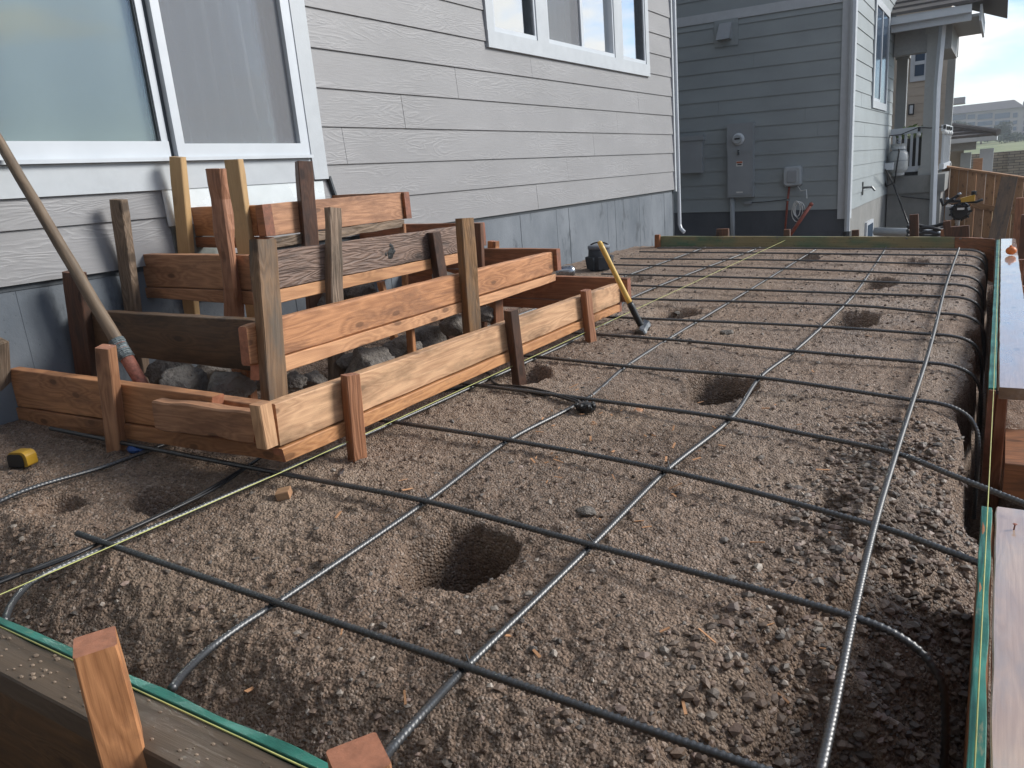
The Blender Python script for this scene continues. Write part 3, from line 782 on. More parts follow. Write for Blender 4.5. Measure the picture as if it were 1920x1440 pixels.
# the window over the siding: picture pane, slider, picture pane
wy0, wy1, wz = WIN
ZB = 1.60
cs = MB()
pbox(cs, wy0, wy1, wz, ZB, -0.02, 0.028)
for a, b in ((wy0, wy0 + 0.085), (4.985, 5.145), (6.295, 6.455), (wy1 - .075, wy1)):
    pbox(cs, a, b, ZB + .0002, 2.75, -0.02, 0.026)
pbox(cs, wy0, wy1, 2.66, 2.752, -0.02, 0.029)
cs.build('window_casing', M['trim'], house)
def window(ya, yb, slider=False):
    f = MB(); t = 0.022
    pbox(f, ya, yb, ZB, ZB + 0.03, -0.05, 0.020); pbox(f, ya, yb, 2.64, 2.66, -0.05, 0.020)
    pbox(f, ya, ya + t, ZB + .03, 2.64, -0.05, 0.019); pbox(f, yb - t, yb, ZB + .03, 2.64, -0.05, 0.019)
    o = f.build('window', M['vinyl'], house)
    a, b = ya + t, yb - t
    if slider:
        mid = (a + b) / 2
        s = MB(); pbox(s, mid - .02, mid + .022, ZB + .031, 2.639, -0.04, 0.012)
        s.build('sash_stile', M['vinyl'], o)
        s = MB(); pbox(s, mid - .11, mid - .02, ZB + .031, 2.639, -0.06, -0.03); s.build('sash_dark_rail', M['gasket'], o)  # dark strip behind the left pane, next to the stile
        m1 = MB(); pbox(m1, a, mid - .02, ZB + .031, 2.639, -0.004, -0.0025); m1.build('mesh_panel', M['screen'], o)
        g = MB(); pbox(g, a, mid - .02, ZB + .031, 2.639, -0.032, -0.028); g.build('pane', M['doorglass'], o)
        g = MB(); pbox(g, mid + .022, b, ZB + .031, 2.639, -0.024, -0.020); g.build('pane', M['glass'], o)
        curtain('curtain', a, mid - .02, ZB, 2.7, -0.13, 0.012, 0.085, M['curtain_grey'], house, 9)
    else:
        s = MB(); pbox(s, b - .012, b, ZB + .031, 2.639, -0.04, 0.008); s.build('inner_frame', M['gasket'], o)
        g = MB(); pbox(g, a, b - .012, ZB + .031, 2.639, -0.030, -0.026); g.build('pane', M['glass'], o)
window(wy0 + .085, 4.985); window(5.145, 6.295, True); window(6.455, wy1 - .075)

# ------------------------------------------------------------------ the slate coloured house next door
NY = 10.8
NS = -0.030                                                            # its courses run slightly downhill across the picture
nb = thing('house', 'slate grey neighbouring house with meter cabinets on its side wall and a raised porch', 'house', (-2, 14, 0))
cpt = YP(1600, 100, NY); NX = cpt.x
def nz_(x, z): return z + NS * (x - NX)
zb0 = YP(1584, 392, NY).z; ex2 = (YP(1270, 50, NY).z - YP(1270, 401, NY).z) / 13.55
def lapx(mb, x0, x1, z0, z1, ex, Y, slope, seed, xref):
    rr = random.Random(seed); z = z0
    while z < z1:
        cuts = []; c = x0 + rr.uniform(.4, 3.4)
        while c < x1 - .1: cuts.append(c); c += 3.6
        pts = [x0] + cuts + [x1]
        for a, b in zip(pts, pts[1:]):
            a += .001; b -= .001
            s = lambda x: slope * (x - xref)
            top = min(z + ex + .012, z1)
            mb.hexa([(a, Y + .004, z + s(a)), (b, Y + .004, z + s(b)), (b, Y - .0155, z + s(b)), (a, Y - .0155, z + s(a))],
                    [(a, Y + .004, top + s(a)), (b, Y + .004, top + s(b)), (b, Y - .0035, top + s(b)), (a, Y - .0035, top + s(a))])
        z += ex
YE = 15.0
mb = MB(); lapx(mb, -7.0, NX - .05, zb0, 2.46, ex2, NY, NS, 3, NX)
mb.build('side_siding', M['nsiding'], nb)
mb = MB(); lapx(mb, -7.0, NX - .05, 2.56, 5.4, ex2, NY, NS, 5, NX); mb.build('side_siding', M['nsiding'], nb)
mb = MB(); mb.hexa([(-7, NY - .022, nz_(-7, 2.455)), (NX - .05, NY - .022, nz_(NX - .05, 2.455)), (NX - .05, NY, nz_(NX - .05, 2.455)), (-7, NY, nz_(-7, 2.455))],
                   [(-7, NY - .022, nz_(-7, 2.57)), (NX - .05, NY - .022, nz_(NX - .05, 2.57)), (NX - .05, NY, nz_(NX - .05, 2.57)), (-7, NY, nz_(-7, 2.57))])
mb.build('belly_band', M['trim'], nb)
mb = MB(); lap_boards(mb, NY + .06, YE, 5.4, zb0 - .02, ex2, [], {}, X=NX, seed=8)
t_ = mb.build('rear_siding', M['nsiding'], nb)
mb = MB(); mb.box((-7, NY + .004, -1.6), (NX - .0045, YE, 5.4)); mb.build('sheathing', M['gasket'], nb)
mb = MB(); mb.box((-7, NY - .002, -1.6), (NX - .02, NY + .003, zb0 + .24)); mb.build('foundation', M['nconcrete'], nb)
mb = MB(); mb.box((NX - .0042, NY + .01, -1.6), (NX - .001, YE, zb0 + .0)); mb.build('rear_foundation', M['porchconcrete'], nb)
mb = MB(); mb.box((NX - .13, NY - .035, zb0 - .12), (NX - .05, NY - .004, 5.4)); mb.box((NX - .05, NY - .035, zb0 - .12), (NX + .028, NY + .06, 5.4)); mb.build('corner_board', M['trim'], nb)
# downspout before the corner
mb = MB(); mb.tube([(NX + .0, NY - .075, 5.2), (NX + .0, NY - .075, -0.30)], 0.035, 6); mb.build('downspout', M['trim'], nb)
mb = MB(); mb.tube([(NX + .0, NY - .075, -0.30), (NX + .0, NY - .085, -0.42)], 0.05, 8); mb.build('drain_boot', M['black'], nb)
mb = MB(); mb.box((-7.4, NY - .4, 5.4), (NX + .45, 19, 5.55)); mb.build('roof', M['rooftile'], nb)
def N(px, py, d=0.0): return YP(px, py, NY - d)
def nbox(mb, pa, pb, d0, d1, mi=0, slope=NS):
    a = N(*pa); b = N(*pb)
    z1a, z0b = a.z, b.z
    za0 = z0b - slope * (b.x - a.x); zb1 = z1a + slope * (b.x - a.x)
    mb.hexa([(a.x, NY - d1, za0), (b.x, NY - d1, z0b), (b.x, NY - d0, z0b), (a.x, NY - d0, za0)], [(a.x, NY - d1, z1a), (b.x, NY - d1, zb1), (b.x, NY - d0, zb1), (a.x, NY - d0, z1a)], mi)
# dryer vent
mb = MB(); nbox(mb, (1340, 40), (1385, 84), 0.017, 0.024); ve = mb.build('vent_plate', M['nsiding'], nb)
a = N(1349, 46); b = N(1373, 74)
mb = MB(); mb.hexa([(a.x, NY - .17, b.z), (b.x, NY - .17, b.z), (b.x, NY - .025, b.z), (a.x, NY - .025, b.z)], [(a.x + .01, NY - .05, a.z), (b.x + .01, NY - .05, a.z), (b.x + .01, NY - .025, a.z), (a.x + .01, NY - .025, a.z)])
mb.build('vent_hood', M['panelgrey'], ve)
# cabinets
mb = MB(); nbox(mb, (1278, 259), (1321, 323), .017, .10); nbox(mb, (1276, 257), (1323, 262), .018, .115); mb.build('cable_cabinet', M['panelgrey'], nb)
mb = MB(); nbox(mb, (1368, 233), (1416, 368), .017, .13); mp_ = mb.build('meter_cabinet', M['panelgrey'], nb)
mb = MB(); nbox(mb, (1369, 282), (1415, 284), .131, .142); nbox(mb, (1370, 286), (1414, 364), .131, .138); mb.build('cabinet_cover', M['panelgrey'], mp_)
mb = MB(); nbox(mb, (1389, 281), (1392, 290), .142, .16); mb.build('latch', M['galv'], mp_)
c = N(1390, 261)
mb = MB(); mb.tube([(c.x, NY - .13, c.z), (c.x, NY - .15, c.z), (c.x, NY - .16, c.z)], [.078, .078, .070], 20); mt_ = mb.build('meter', M['vinyl'], mp_, True)
mb = MB(); mb.tube([(c.x, NY - .16, c.z), (c.x, NY - .20, c.z)], [.058, .055], 20); mb.build('meter_glass', M['boxgrey'], mt_)
mb = MB(); mb.box((c.x - .035, NY - .204, c.z - .006), (c.x + .035, NY - .2005, c.z + .016)); mb.build('meter_display', M['black'], mt_)
mb = MB(); nbox(mb, (1386, 302), (1398, 311), .139, .141, 0); mb.build('warning_label', M['labelwhite'], mp_)
mb = MB(); nbox(mb, (1386.5, 302.6), (1397.5, 305.5), .1412, .1424, 0); mb.build('warning_label', M['labelred'], mp_)
mb = MB(); nbox(mb, (1388, 307), (1396, 309), .1412, .1424, 0); mb.build('warning_print', M['black'], mp_)
mb = MB(); nbox(mb, (1386, 358.5), (1398, 360.5), .139, .1405, 0); mb.build('cabinet_sticker', M['labelwhite'], mp_)
c0 = N(1376, 368); mb = MB(); mb.tube([(c0.x, NY - .07, c0.z), (c0.x, NY - .07, -0.6)], .033, 10); mb.build('meter_conduit', M['panelgrey'], nb, True)
# telephone box: rounded
def rbox(mb, x0, x1, z0, z1, ya, yb, r, mi=0):
    pts = []
    for (cx, cz, a0) in ((x1 - r, z1 - r, 0), (x0 + r, z1 - r, 90), (x0 + r, z0 + r, 180), (x1 - r, z0 + r, 270)):
        for k in range(5):
            an = math.radians(a0 + k * 22.5); pts.append((cx + r * math.cos(an), cz + r * math.sin(an)))
    n = len(pts); cx = (x0 + x1) / 2; cz = (z0 + z1) / 2
    v = [(p[0], ya, p[1]) for p in pts] + [(p[0], (ya + 2 * yb) / 3, p[1]) for p in pts] + [(cx + (p[0] - cx) * .86, yb, cz + (p[1] - cz) * .86) for p in pts]
    f = [tuple(range(n)), tuple(range(2 * n, 3 * n))[::-1]]
    for l in (0, n):
        for j in range(n): f.append((l + j, l + n + j, l + n + (j + 1) % n, l + (j + 1) % n))
    mb.add(v, f, mi)
a = N(1472, 313); b = N(1505, 348)
mb = MB(); rbox(mb, a.x, b.x, b.z, a.z, NY - .016, NY - .12, .04); tb = mb.build('telephone_box', M['boxgrey'], nb)
mb = MB(); rbox(mb, a.x + .05, b.x - .05, b.z + .05, a.z - .05, NY - .12, NY - .13, .02); mb.build('box_lid_panel', M['panelgrey'], tb)
mb = MB(); p1 = N(1482, 348); p2 = N(1471, 432)
mb.tube([(p1.x, NY - .05, p1.z), ((p1.x * 2 + p2.x) / 3, NY - .05, p1.z - .2), (p2.x, NY - .06, p2.z - .3)], .014, 8); mb.build('conduit', M['orangepipe'], nb, True)
mb = MB(); nbox(mb, (1477, 372), (1481, 376), .02, .075); mb.build('conduit_clamp', M['galv'], nb)
mb = MB(); p1 = N(1531, 380); p2 = N(1484, 436)
mb.tube([(p1.x, NY - .35, p1.z), (p2.x, NY - .40, p2.z - .1)], .023, 8); mb.ball((p1.x, NY - .35, p1.z), .028); mb.build('conduit', M['orangepipe'], nb, True)
mb = MB()
cc = N(1505, 388)
for k in range(4):
    pts = []
    for j in range(17):
        an = j / 16 * 6.283 + k * .5
        pts.append((cc.x + (.045 + .008 * k) * math.cos(an) + .02 * (k % 3), NY - .37 + .012 * k - .02 * math.sin(an), cc.z + .0 + (.10 + .008 * k) * math.sin(an) - .015 * k))
    mb.tube(pts, .006, 5)
p = N(1505, 352); mb.tube([N(1495, 348, .1), N(1502, 358, .15), N(1512, 356, .2), N(1513, 372, .36)], .006, 5)
mb.build('coiled_cable', M['whitecable'], nb, True)
mb = MB(); nbox(mb, (1398, 377), (1410, 382), .02, .06); mb.build('junction_box', M['panelgrey'], nb)
mb = MB(); mb.tube([N(1410, 380, .03), N(1440, 378, .03), N(1474, 374, .03)], .005, 5); mb.build('cable', M['rubber'], nb)
# hose tap, small window, outlet on the rear wall
def Rw(px, py, d=0.0): return W(px, py, NX + d)
a = Rw(1616, 352)
mb = MB(); mb.box((NX + .013, a.y - .05, a.z - .10), (NX + .02, a.y + .02, a.z + .08)); mb.tube([(NX + .02, a.y, a.z), (NX + .13, a.y, a.z), (NX + .17, a.y - .01, a.z - .05)], .016, 8); mb.tube([(NX + .09, a.y - .05, a.z), (NX + .09, a.y + .05, a.z)], .01, 6)
mb.build('hose_tap', M['steel'], nb)
a = Rw(1640, 38); b = Rw(1657, 196)
mb = MB(); yy0, yy1, zz0, zz1 = a.y, b.y, b.z, a.z
mb.box((NX + .014, yy0 - .1, zz0 - .1), (NX + .035, yy1 + .1, zz0)); mb.box((NX + .014, yy0 - .1, zz0), (NX + .034, yy0, zz1 + .3)); mb.box((NX + .014, yy1, zz0), (NX + .034, yy1 + .1, zz1 + .3)); mb.box((NX + .014, yy0, zz1 + .2), (NX + .033, yy1, zz1 + .3))
wn = mb.build('window', M['trim'], nb)
mb = MB(); mb.box((NX + .014, yy0, zz0), (NX + .017, yy1, zz1 + .2)); mb.build('pane', M['officeglass'], wn)
mb = MB(); ym = (yy0 + yy1) / 2; mb.box((NX + .0172, ym - .02, zz0), (NX + .028, ym + .03, zz1 + .2)); mb.box((NX + .0172, yy0, zz0), (NX + .027, ym - .02, zz0 + .04)); mb.build('sash', M['vinyl'], wn)
a = Rw(1628, 420)
mb = MB(); mb.box((NX - .0008, a.y - .35, -1.2), (NX + .03, a.y + .35, a.z + .05)); bw = mb.build('basement_window', M['vinyl'], nb)
mb = MB(); mb.box((NX + .0302, a.y - .28, -1.1), (NX + .033, a.y + .28, a.z)); mb.build('pane', M['officeglass'], bw)
a = Rw(1658, 312)
mb = MB(); mb.box((NX + .014, a.y - .12, a.z - .06), (NX + .14, a.y + .12, a.z + .05)); mb.build('outlet_cover', M['vinyl'], nb)

# porch
PY = 14.7
def P(px, py, d=0.0): return YP(px, py, PY + d)
porch = nb
def ppanel(mb, pa, pb, d0, d1, mi=0):
    a = P(*pa); b = P(*pb); mb.box((a.x, PY + d0, b.z), (b.x, PY + d1, a.z), mi)
xr = P(1772, 335).x
mb = MB(); a = P(1660, 333); mb.box((NX + .02, PY - .05, a.z - .28), (xr, PY + 3.0, a.z)); mb.build('porch_slab', M['porchconcrete'], nb)
mb = MB(); mb.box((NX + .02, PY, -2.2), (xr - .05, PY + 2.9, a.z - .281)); mb.build('porch_foundation', M['porchconcrete'], nb)
DZ = a.z
def column(px0, px1, ytop, d, name, w=None):
    a = P(px0, ytop, d); b = P(px1, ytop, d)
    m = MB(); w_ = b.x - a.x
    m.box((a.x, PY + d, DZ), (b.x, PY + d + w_, a.z + .2)); m.box((a.x - .03, PY + d - .03, DZ), (b.x + .03, PY + d + w_ + .03, DZ + .12))
    m.box((a.x - .03, PY + d - .03, a.z - .12), (b.x + .03, PY + d + w_ + .03, a.z + .21))
    m.build(name, M['porchpost'], nb)
column(1740, 1769, 48, 0.05, 'porch_column'); column(1683, 1703, 98, 1.6, 'porch_column'); column(1778, 1793, 95, 2.2, 'porch_column')
# downspout on the front column
mb = MB(); p1 = P(1769, 35, -.1); p2 = P(1748, 428, -.1)
mb.tube([(p1.x, PY - .12, p1.z), (p1.x - .03, PY - .12, p1.z - 1.0), (p2.x, PY - .12, p2.z)], .05, 4); mb.build('downspout', M['vinyl'], nb)
# railing: front and right side
t1 = P(1664, 243).z; b1 = P(1664, 320).z
mb = MB(); x0, x1 = NX + .02, P(1748, 240).x
mb.box((x0, PY + .10, t1 - .10), (x1, PY + .17, t1)); rl = mb.build('top_rail', M['vinyl'], nb)
mb = MB(); mb.box((x0, PY + .10, b1 - .05), (x1, PY + .17, b1 + .04)); mb.build('bottom_rail', M['vinyl'], nb)
n = 7
for k in range(n):
    x = x0 + (x1 - x0) * (k + .6) / n
    m = MB(); m.box((x - .019, PY + .115, b1 + .04), (x + .019, PY + .153, t1 - .10)); m.build('baluster', M['vinyl'], rl)
mb = MB(); xq = xr - .12
mb.box((xq, PY + .35, t1 - .10), (xq + .07, PY + 2.5, t1)); rl2 = mb.build('top_rail', M['vinyl'], nb)
mb = MB(); mb.box((xq, PY + .35, b1 - .05), (xq + .07, PY + 2.5, b1 + .04)); mb.build('bottom_rail', M['vinyl'], nb)
for k in range(9):
    m = MB(); y = PY + .45 + k * .24; m.box((xq + .016, y, b1 + .04), (xq + .054, y + .038, t1 - .10)); m.build('baluster', M['vinyl'], rl2)
# porch roof: gutter, beam, soffit, tiled hip
e0 = P(1675, 28, -.5); e1 = P(1822, 8, -.5); ez = P(1750, 45, -.5).z
rx1 = P(1822, 20, -.5).x; gz0 = P(1750, 48, -.5).z; gz1 = P(1750, 20, -.5).z
mb = MB(); mb.box((NX + .02, PY - .55, gz0 + .10), (rx1, PY - .43, gz1)); mb.box((NX + .02, PY - .43, gz0), (rx1 + .0, PY - .38, gz1 - .03)); mb.build('gutter', M['vinyl'], nb)
mb = MB(); mb.box((NX + .02, PY - .38, gz0 + .05), (rx1 + .1, PY + 1.9, gz0 + .09)); mb.build('soffit', M['soffit'], nb)
mb = MB(); mb.box((NX + .02, PY + .075, gz0 - .30), (xr - .03, PY + .30, gz0 + .05)); mb.box((xr - .28, PY + .3001, gz0 - .30), (xr - .03, PY + 1.9, gz0 + .05)); mb.build('porch_beam', M['soffit'], nb)
mb = MB(); mb.box((rx1 + .1, PY - .38, gz0 - .02), (rx1 + .13, PY + 1.9, gz1)); mb.build('fascia', M['trim'], nb)
mb = MB()
for k in range(9):
    y = PY - .58 + k * .30; z = gz1 + .01 + k * .12
    xe = rx1 + .15 - k * .28
    mb.hexa([(NX + .02, y, z), (xe, y, z), (xe, y + .34, z + .135), (NX + .02, y + .34, z + .135)], [(NX + .02, y, z + .045), (xe, y, z + .045), (xe, y + .34, z + .15), (NX + .02, y + .34, z + .15)])
    y2 = PY - .5 + k * .30
    mb.hexa([(xe + .30, y2, z + .004), (xe - .02, y2, z + .139), (xe - .02, PY + 1.9, z + .139), (xe + .30, PY + 1.9, z + .004)], [(xe + .30, y2, z + .049), (xe - .02, y2, z + .154), (xe - .02, PY + 1.9, z + .154), (xe + .30, PY + 1.9, z + .049)])
mb.build('porch_roof', M['rooftile'], nb)
# plants behind the rail (dark pots), string of lamps, gas tank, house number plate
sl_ = thing('string_lights', 'black cord of clear bulbs strung along the porch railing', 'string lights', P(1700, 240))
mb = MB(); pts = [P(x, y, -.02) for x, y in ((1664, 255), (1690, 252), (1712, 243), (1722, 239), (1745, 240), (1768, 238))]; mb.tube(pts, .008, 5); mb.build('cord', M['rubber'], sl_)
for px, py, d in ((1723, 249, -.02), (1771, 244, .1), (1775, 246, .5), (1779, 246, .9), (1783, 247, 1.3)):
    p = P(px, py, d)
    m = MB(); m.tube([p + Vector((0, 0, .08)), p + Vector((0, 0, .02))], .022, 8); so_ = m.build('lamp_socket', M['black'], sl_)
    m = MB(); m.ball(p + Vector((0, 0, -.03)), .035); m.build('bulb', M['whitecable'], so_)
p = P(1685, 325, .02)
tk = thing('gas_tank', 'grey propane tank standing at the edge of the porch slab', 'gas tank', p)
mb = MB(); R_ = .155
c = Vector((p.x, PY + .0, DZ + .02))
prof = [(0.10, 0), (.11, .03), (.10, .04), (.13, .06), (R_, .12), (R_, .30), (.145, .36), (.11, .41), (.05, .43)]
mb.tube([c + Vector((0, -.18, h)) for r, h in prof], [r for r, h in prof], 20); mb.build('tank_body', M['tank'], tk, True)
mb = MB(); mb.tube([c + Vector((0, -.18, .235)), c + Vector((0, -.18, .25))], R_ + .004, 20); mb.build('weld_seam', M['panelgrey'], tk)
mb = MB()
for a0 in (200, 20):
    pts = [c + Vector((.10 * math.cos(math.radians(a0 + k * 20)), -.18 + .10 * math.sin(math.radians(a0 + k * 20)), .47)) for k in range(8)]
    mb.tube(pts, .035, 6, rf=lambda i, j, an: .012 + .045 * abs(math.sin(an)) )
mb.build('collar', M['tank'], tk)
mb = MB(); mb.tube([c + Vector((0, -.18, .43)), c + Vector((0, -.18, .52))], .02, 8); mb.ball(c + Vector((0, -.18, .53)), .03); mb.build('valve', M['galv'], tk)
mb = MB(); pts = [c + Vector((.0, -.22, .46)), c + Vector((.03, -.36, .40)), c + Vector((.0, -.37, .1)), c + Vector((-.02, -.34, -.10)), c + Vector((-.15, -.3, -.16)), c + Vector((-.2, -.25, .05))]
mb.tube(pts, .012, 6); mb.build('gas_hose', M['rubber'], tk, True)
mb = MB(); pts = [Rw(1660, 318, .15), P(1675, 345, -.2), P(1690, 385, -.4), P(1705, 425, -.6), P(1712, 445, -.7)]; mb.tube(pts, .014, 6)
cb = mb.build('cable', M['rubber'], None, True); tag(cb, 'thin black cable hanging down from the wall outlet beside the porch', 'cable')
mb = MB(); pts = [P(1690, 368, -.08), P(1715, 371, -.06), P(1745, 374, -.05)]; mb.tube(pts, .012, 6); mb.build('wall_cable', M['rubber'], nb)
pt = thing('planter', 'dark planter with leafy plant behind the porch railing', 'planter', P(1720, 320, .5))
mb = MB(); a = P(1684, 262, .5); b = P(1745, 322, .5); mb.hexa([(a.x + .05, PY + .4, DZ), (b.x - .05, PY + .4, DZ), (b.x - .05, PY + .9, DZ), (a.x + .05, PY + .9, DZ)], [(a.x, PY + .35, a.z), (b.x, PY + .35, a.z), (b.x, PY + .95, a.z), (a.x, PY + .95, a.z)])
mb.build('pot', M['black'], pt)
def leafcloud(mb, c, r, n, size, seed, flat=1.0):
    q = random.Random(seed)
    for _ in range(n):
        while True:
            v = Vector((q.uniform(-1, 1), q.uniform(-1, 1), q.uniform(-1, 1)))
            if v.length < 1: break
        p = Vector(c) + Vector((v.x * r[0], v.y * r[1], v.z * r[2]))
        d1 = Vector((q.gauss(0, 1), q.gauss(0, 1), q.gauss(0, .6))).normalized(); d2 = d1.orthogonal().normalized()
        s = size * q.uniform(.6, 1.3)
        mb.add([p - d1 * s, p + d2 * s * .45, p + d1 * s, p - d2 * s * .45], [(0, 1, 2, 3)])
mb = MB(); leafcloud(mb, ((a.x + b.x) / 2, PY + .65, a.z + .08), (.3, .3, .14), 260, .05, 2); mb.build('foliage', plain('planter_leaf', (0.08, 0.13, 0.03), .6, var=.5, sc=20), pt)

# the beige house farther on
bh = thing('house', 'beige lap sided house with a white framed window seen through the porch', 'house', (1, 24, 0))
BY = 22.0
a = YP(1690, 100, BY); b = YP(1785, 300, BY)
mb = MB(); lapx(mb, -4, YP(1773, 200, BY).x, -1.9, 6.5, .19, BY, -0.02, 12, 2); mb.build('siding', M['beige'], bh)
mb = MB(); mb.box((-4, BY + .005, -1.9), (YP(1773, 200, BY).x - .01, BY + 1, 6.5)); mb.build('wall', M['beige'], bh)
a = YP(1709, 92, BY); b = YP(1741, 150, BY)
mb = MB(); mb.box((a.x, BY - .06, b.z), (b.x, BY - .02, a.z + .3)); wn = mb.build('window', M['vinyl'], bh)
mb = MB(); mb.box((a.x + .1, BY - .07, b.z + .12), (b.x - .1, BY - .061, a.z + .3)); mb.build('pane', M['officeglass'], wn)
mb = MB(); zc = YP(1725, 118, BY).z; mb.box((a.x + .08, BY - .085, zc - .04), (b.x - .08, BY - .0702, zc + .04)); mb.build('sash', M['vinyl'], wn)
a = YP(1704, 196, BY); b = YP(1714, 215, BY)
mb = MB(); mb.box((a.x, BY - .06, b.z), (b.x, BY - .02, a.z)); pn = mb.build('house_number_plate', M['black'], bh)
mb = MB(); mb.box((a.x + .03, BY - .065, b.z + .03), (b.x - .03, BY - .061, a.z - .03)); mb.build('plate_face', M['vinyl'], pn)
mb = MB(); mb.box((-4.3, BY - .4, 6.5), (YP(1773, 200, BY).x + .3, BY + 1.2, 6.65)); mb.build('roof', M['rooftile'], bh)
a = YP(1784, 185, BY + .5); mb = MB(); mb.box((a.x, BY + .3, a.z - .15), (a.x + .30, BY + .8, a.z)); mb.build('gutter_corner', M['vinyl'], bh)

# ------------------------------------------------------------------ garden roof, fence, wall, hill, office
KY = 26.0
gz_ = thing('pavilion', 'open pavilion with dark tiled hip roof and pale posts behind the wooden fence', 'pavilion', YP(1845, 310, KY))
ap_ = YP(1770, 228, KY + 2.2); er = YP(1869, 262, KY); el = YP(1755, 272, KY)
nlay = 8
mb = MB()
ridge0 = Vector((er.x - 3.2, KY + 2.4, ap_.z + .12))
for k in range(nlay):
    t0 = k / nlay; t1_ = (k + 1) / nlay
    zz = er.z + .12 + (ridge0.z - er.z) * t0; z2 = er.z + .12 + (ridge0.z - er.z) * t1_
    xa = er.x - 2.9 * t0; xb = er.x - 2.9 * t1_; ya = KY + 2.4 * t0; yb = KY + 2.4 * t1_
    mb.hexa([(el.x - 4, ya, zz), (xa, ya, zz), (xb, yb, z2), (el.x - 4, yb, z2)], [(el.x - 4, ya - .01, zz + .07), (xa, ya - .01, zz + .07), (xb, yb, z2 + .015), (el.x - 4, yb, z2 + .015)])
    mb.hexa([(xa, ya, zz), (xa, KY + 4.8 - 2.4 * t0, zz), (xb, KY + 4.8 - 2.4 * t1_, z2), (xb, yb, z2)], [(xa + .01, ya, zz + .07), (xa + .01, KY + 4.8 - 2.4 * t0, zz + .07), (xb, KY + 4.8 - 2.4 * t1_, z2 + .015), (xb, yb, z2 + .015)])
mb.tube([(er.x + .03, KY - .03, er.z + .20), (ridge0.x + .3, ridge0.y, ridge0.z + .15)], .09, 8)
mb.build('roof', M['rooftile'], gz_)
mb = MB(); mb.box((el.x - 4, KY + .0, er.z + .0), (er.x, KY + .08, er.z + .11)); mb.box((er.x - .08, KY + .081, er.z + .0), (er.x, KY + 4.8, er.z + .11)); mb.build('fascia', M['trim'], gz_)
mb = MB(); mb.box((el.x - 4, KY + .5, er.z - .22), (er.x - .5, KY + .75, er.z - .0)); mb.build('beam', M['soffit'], gz_)
for px in (1849,):
    p = YP(px, 300, KY + .5); m = MB(); m.box((p.x - .17, KY + .5, -2.2), (p.x + .17, KY + .84, er.z - .221)); m.build('post', M['trim'], gz_)
p = YP(1809, 300, KY + 2); m = MB(); m.box((p.x - .12, KY + 2, -2.2), (p.x + .16, KY + 2.3, er.z - .3)); m.build('post', M['trim'], gz_)
mb = MB(); a = YP(1770, 280, KY + 2.2); b = YP(1806, 300, KY + 2.2); mb.box((a.x - 3, KY + 2.2, -2.2), (b.x, KY + 2.35, a.z + .15)); mb.build('back_wall', M['beige'], gz_)

ft = [(1772, 310), (1800, 315), (1835, 319), (1870, 323), (1925, 331)]
FY = 16.0
fence = thing('fence', 'cedar picket fence with a cap rail closing the yard at the right', 'fence', YP(1850, 440, FY))
FA = YP(1766, 309.5, FY); FB = YP(2100, 357, FY - .8)
FL = (FB - FA); fdir = Vector((FL.x, FL.y, 0)).normalized()
npk = int(Vector((FL.x, FL.y, 0)).length / .142)
rr = random.Random(5)
for k in range(npk):
    t = k / npk; p = FA + FL * t
    a = p + fdir * .002; b = p + fdir * .139; zt = p.z - .03
    dx = rr.uniform(-.004, .004); nrm = Vector((-fdir.y, fdir.x, 0)) * (0.02)
    quadboard('picket', [Vector((a.x, a.y + dx, zt)), Vector((a.x, a.y + dx, zt - 1.9)), Vector((b.x, b.y + dx, zt - 1.9)), Vector((b.x, b.y + dx, zt))], nrm, M['fencewood'], fence, 0, .002, 2)
for dz, h in ((0.0, .035), (-.55, .09), (-1.5, .09)):
    w = .10 if dz == 0 else .04
    nrm = Vector((-fdir.y, fdir.x, 0))
    off = -nrm * (.05 if dz == 0 else .045)
    q = [FA + off + Vector((0, 0, dz)), FB + off + Vector((0, 0, dz)), FB + off + Vector((0, 0, dz - h)), FA + off + Vector((0, 0, dz - h))]
    quadboard('cap_rail' if dz == 0 else 'rail', q, nrm * (.13 if dz == 0 else .04), M['fencewood'], fence, 0, .003, 6)
p = YP(1834, 300, FY + .1)
m = MB(); m.box((p.x - .07, FY + .03, -1.9), (p.x + .07, FY + .17, YP(1834, 297, FY).z)); m.build('fence_post', M['fencewood'], fence)
lp0 = YP(1893, 332, 13.5); lp1 = YP(1868, 450, 13.2)
d_ = (lp1 - lp0).normalized(); lp1 = lp0 + d_ * 1.7
pk = beam('leaning_plank', lp0, lp1, .21, .04, M['dark'], None, (1, 0, 0), .001, .003, 8)
tag(pk, 'dark weathered plank leaning on the cedar fence', 'plank')

# stone retaining wall
SY = 34.0
a = YP(1740, 296, SY); b = YP(1960, 290, SY)
def stonewall_mat():
    t = NT('stacked_stone'); o = t.obj()
    br = t.n('ShaderNodeTexBrick', i_Vector=t.map(o, (1, 1, 1), rot=(math.radians(90), 0, 0)), i_Scale=1.0)
    br.inputs['Brick Width'].default_value = .34; br.inputs['Row Height'].default_value = .095; br.inputs['Mortar Size'].default_value = .010
    br.inputs['Color1'].default_value = (.33, .27, .21, 1); br.inputs['Color2'].default_value = (.22, .19, .165, 1); br.inputs['Mortar'].default_value = (.08, .07, .06, 1)
    return t.set(Base_Color=t.mix(.5, br.outputs[0], t.ramp(t.noise(o, 3, 5, .6), [(.3, .5), (.7, 1.3)]), 'MULTIPLY'), Roughness=.9)
mb = MB(); sm_ = stonewall_mat()
mb.hexa([(a.x, SY, -2.2), (b.x + 12, SY - 2, -2.2), (b.x + 12, SY - 1.6, -2.2), (a.x, SY + .4, -2.2)], [(a.x, SY, a.z), (b.x + 12, SY - 2, b.z + .25), (b.x + 12, SY - 1.6, b.z + .25), (a.x, SY + .4, a.z)])
p = YP(1912, 290, SY - .2)
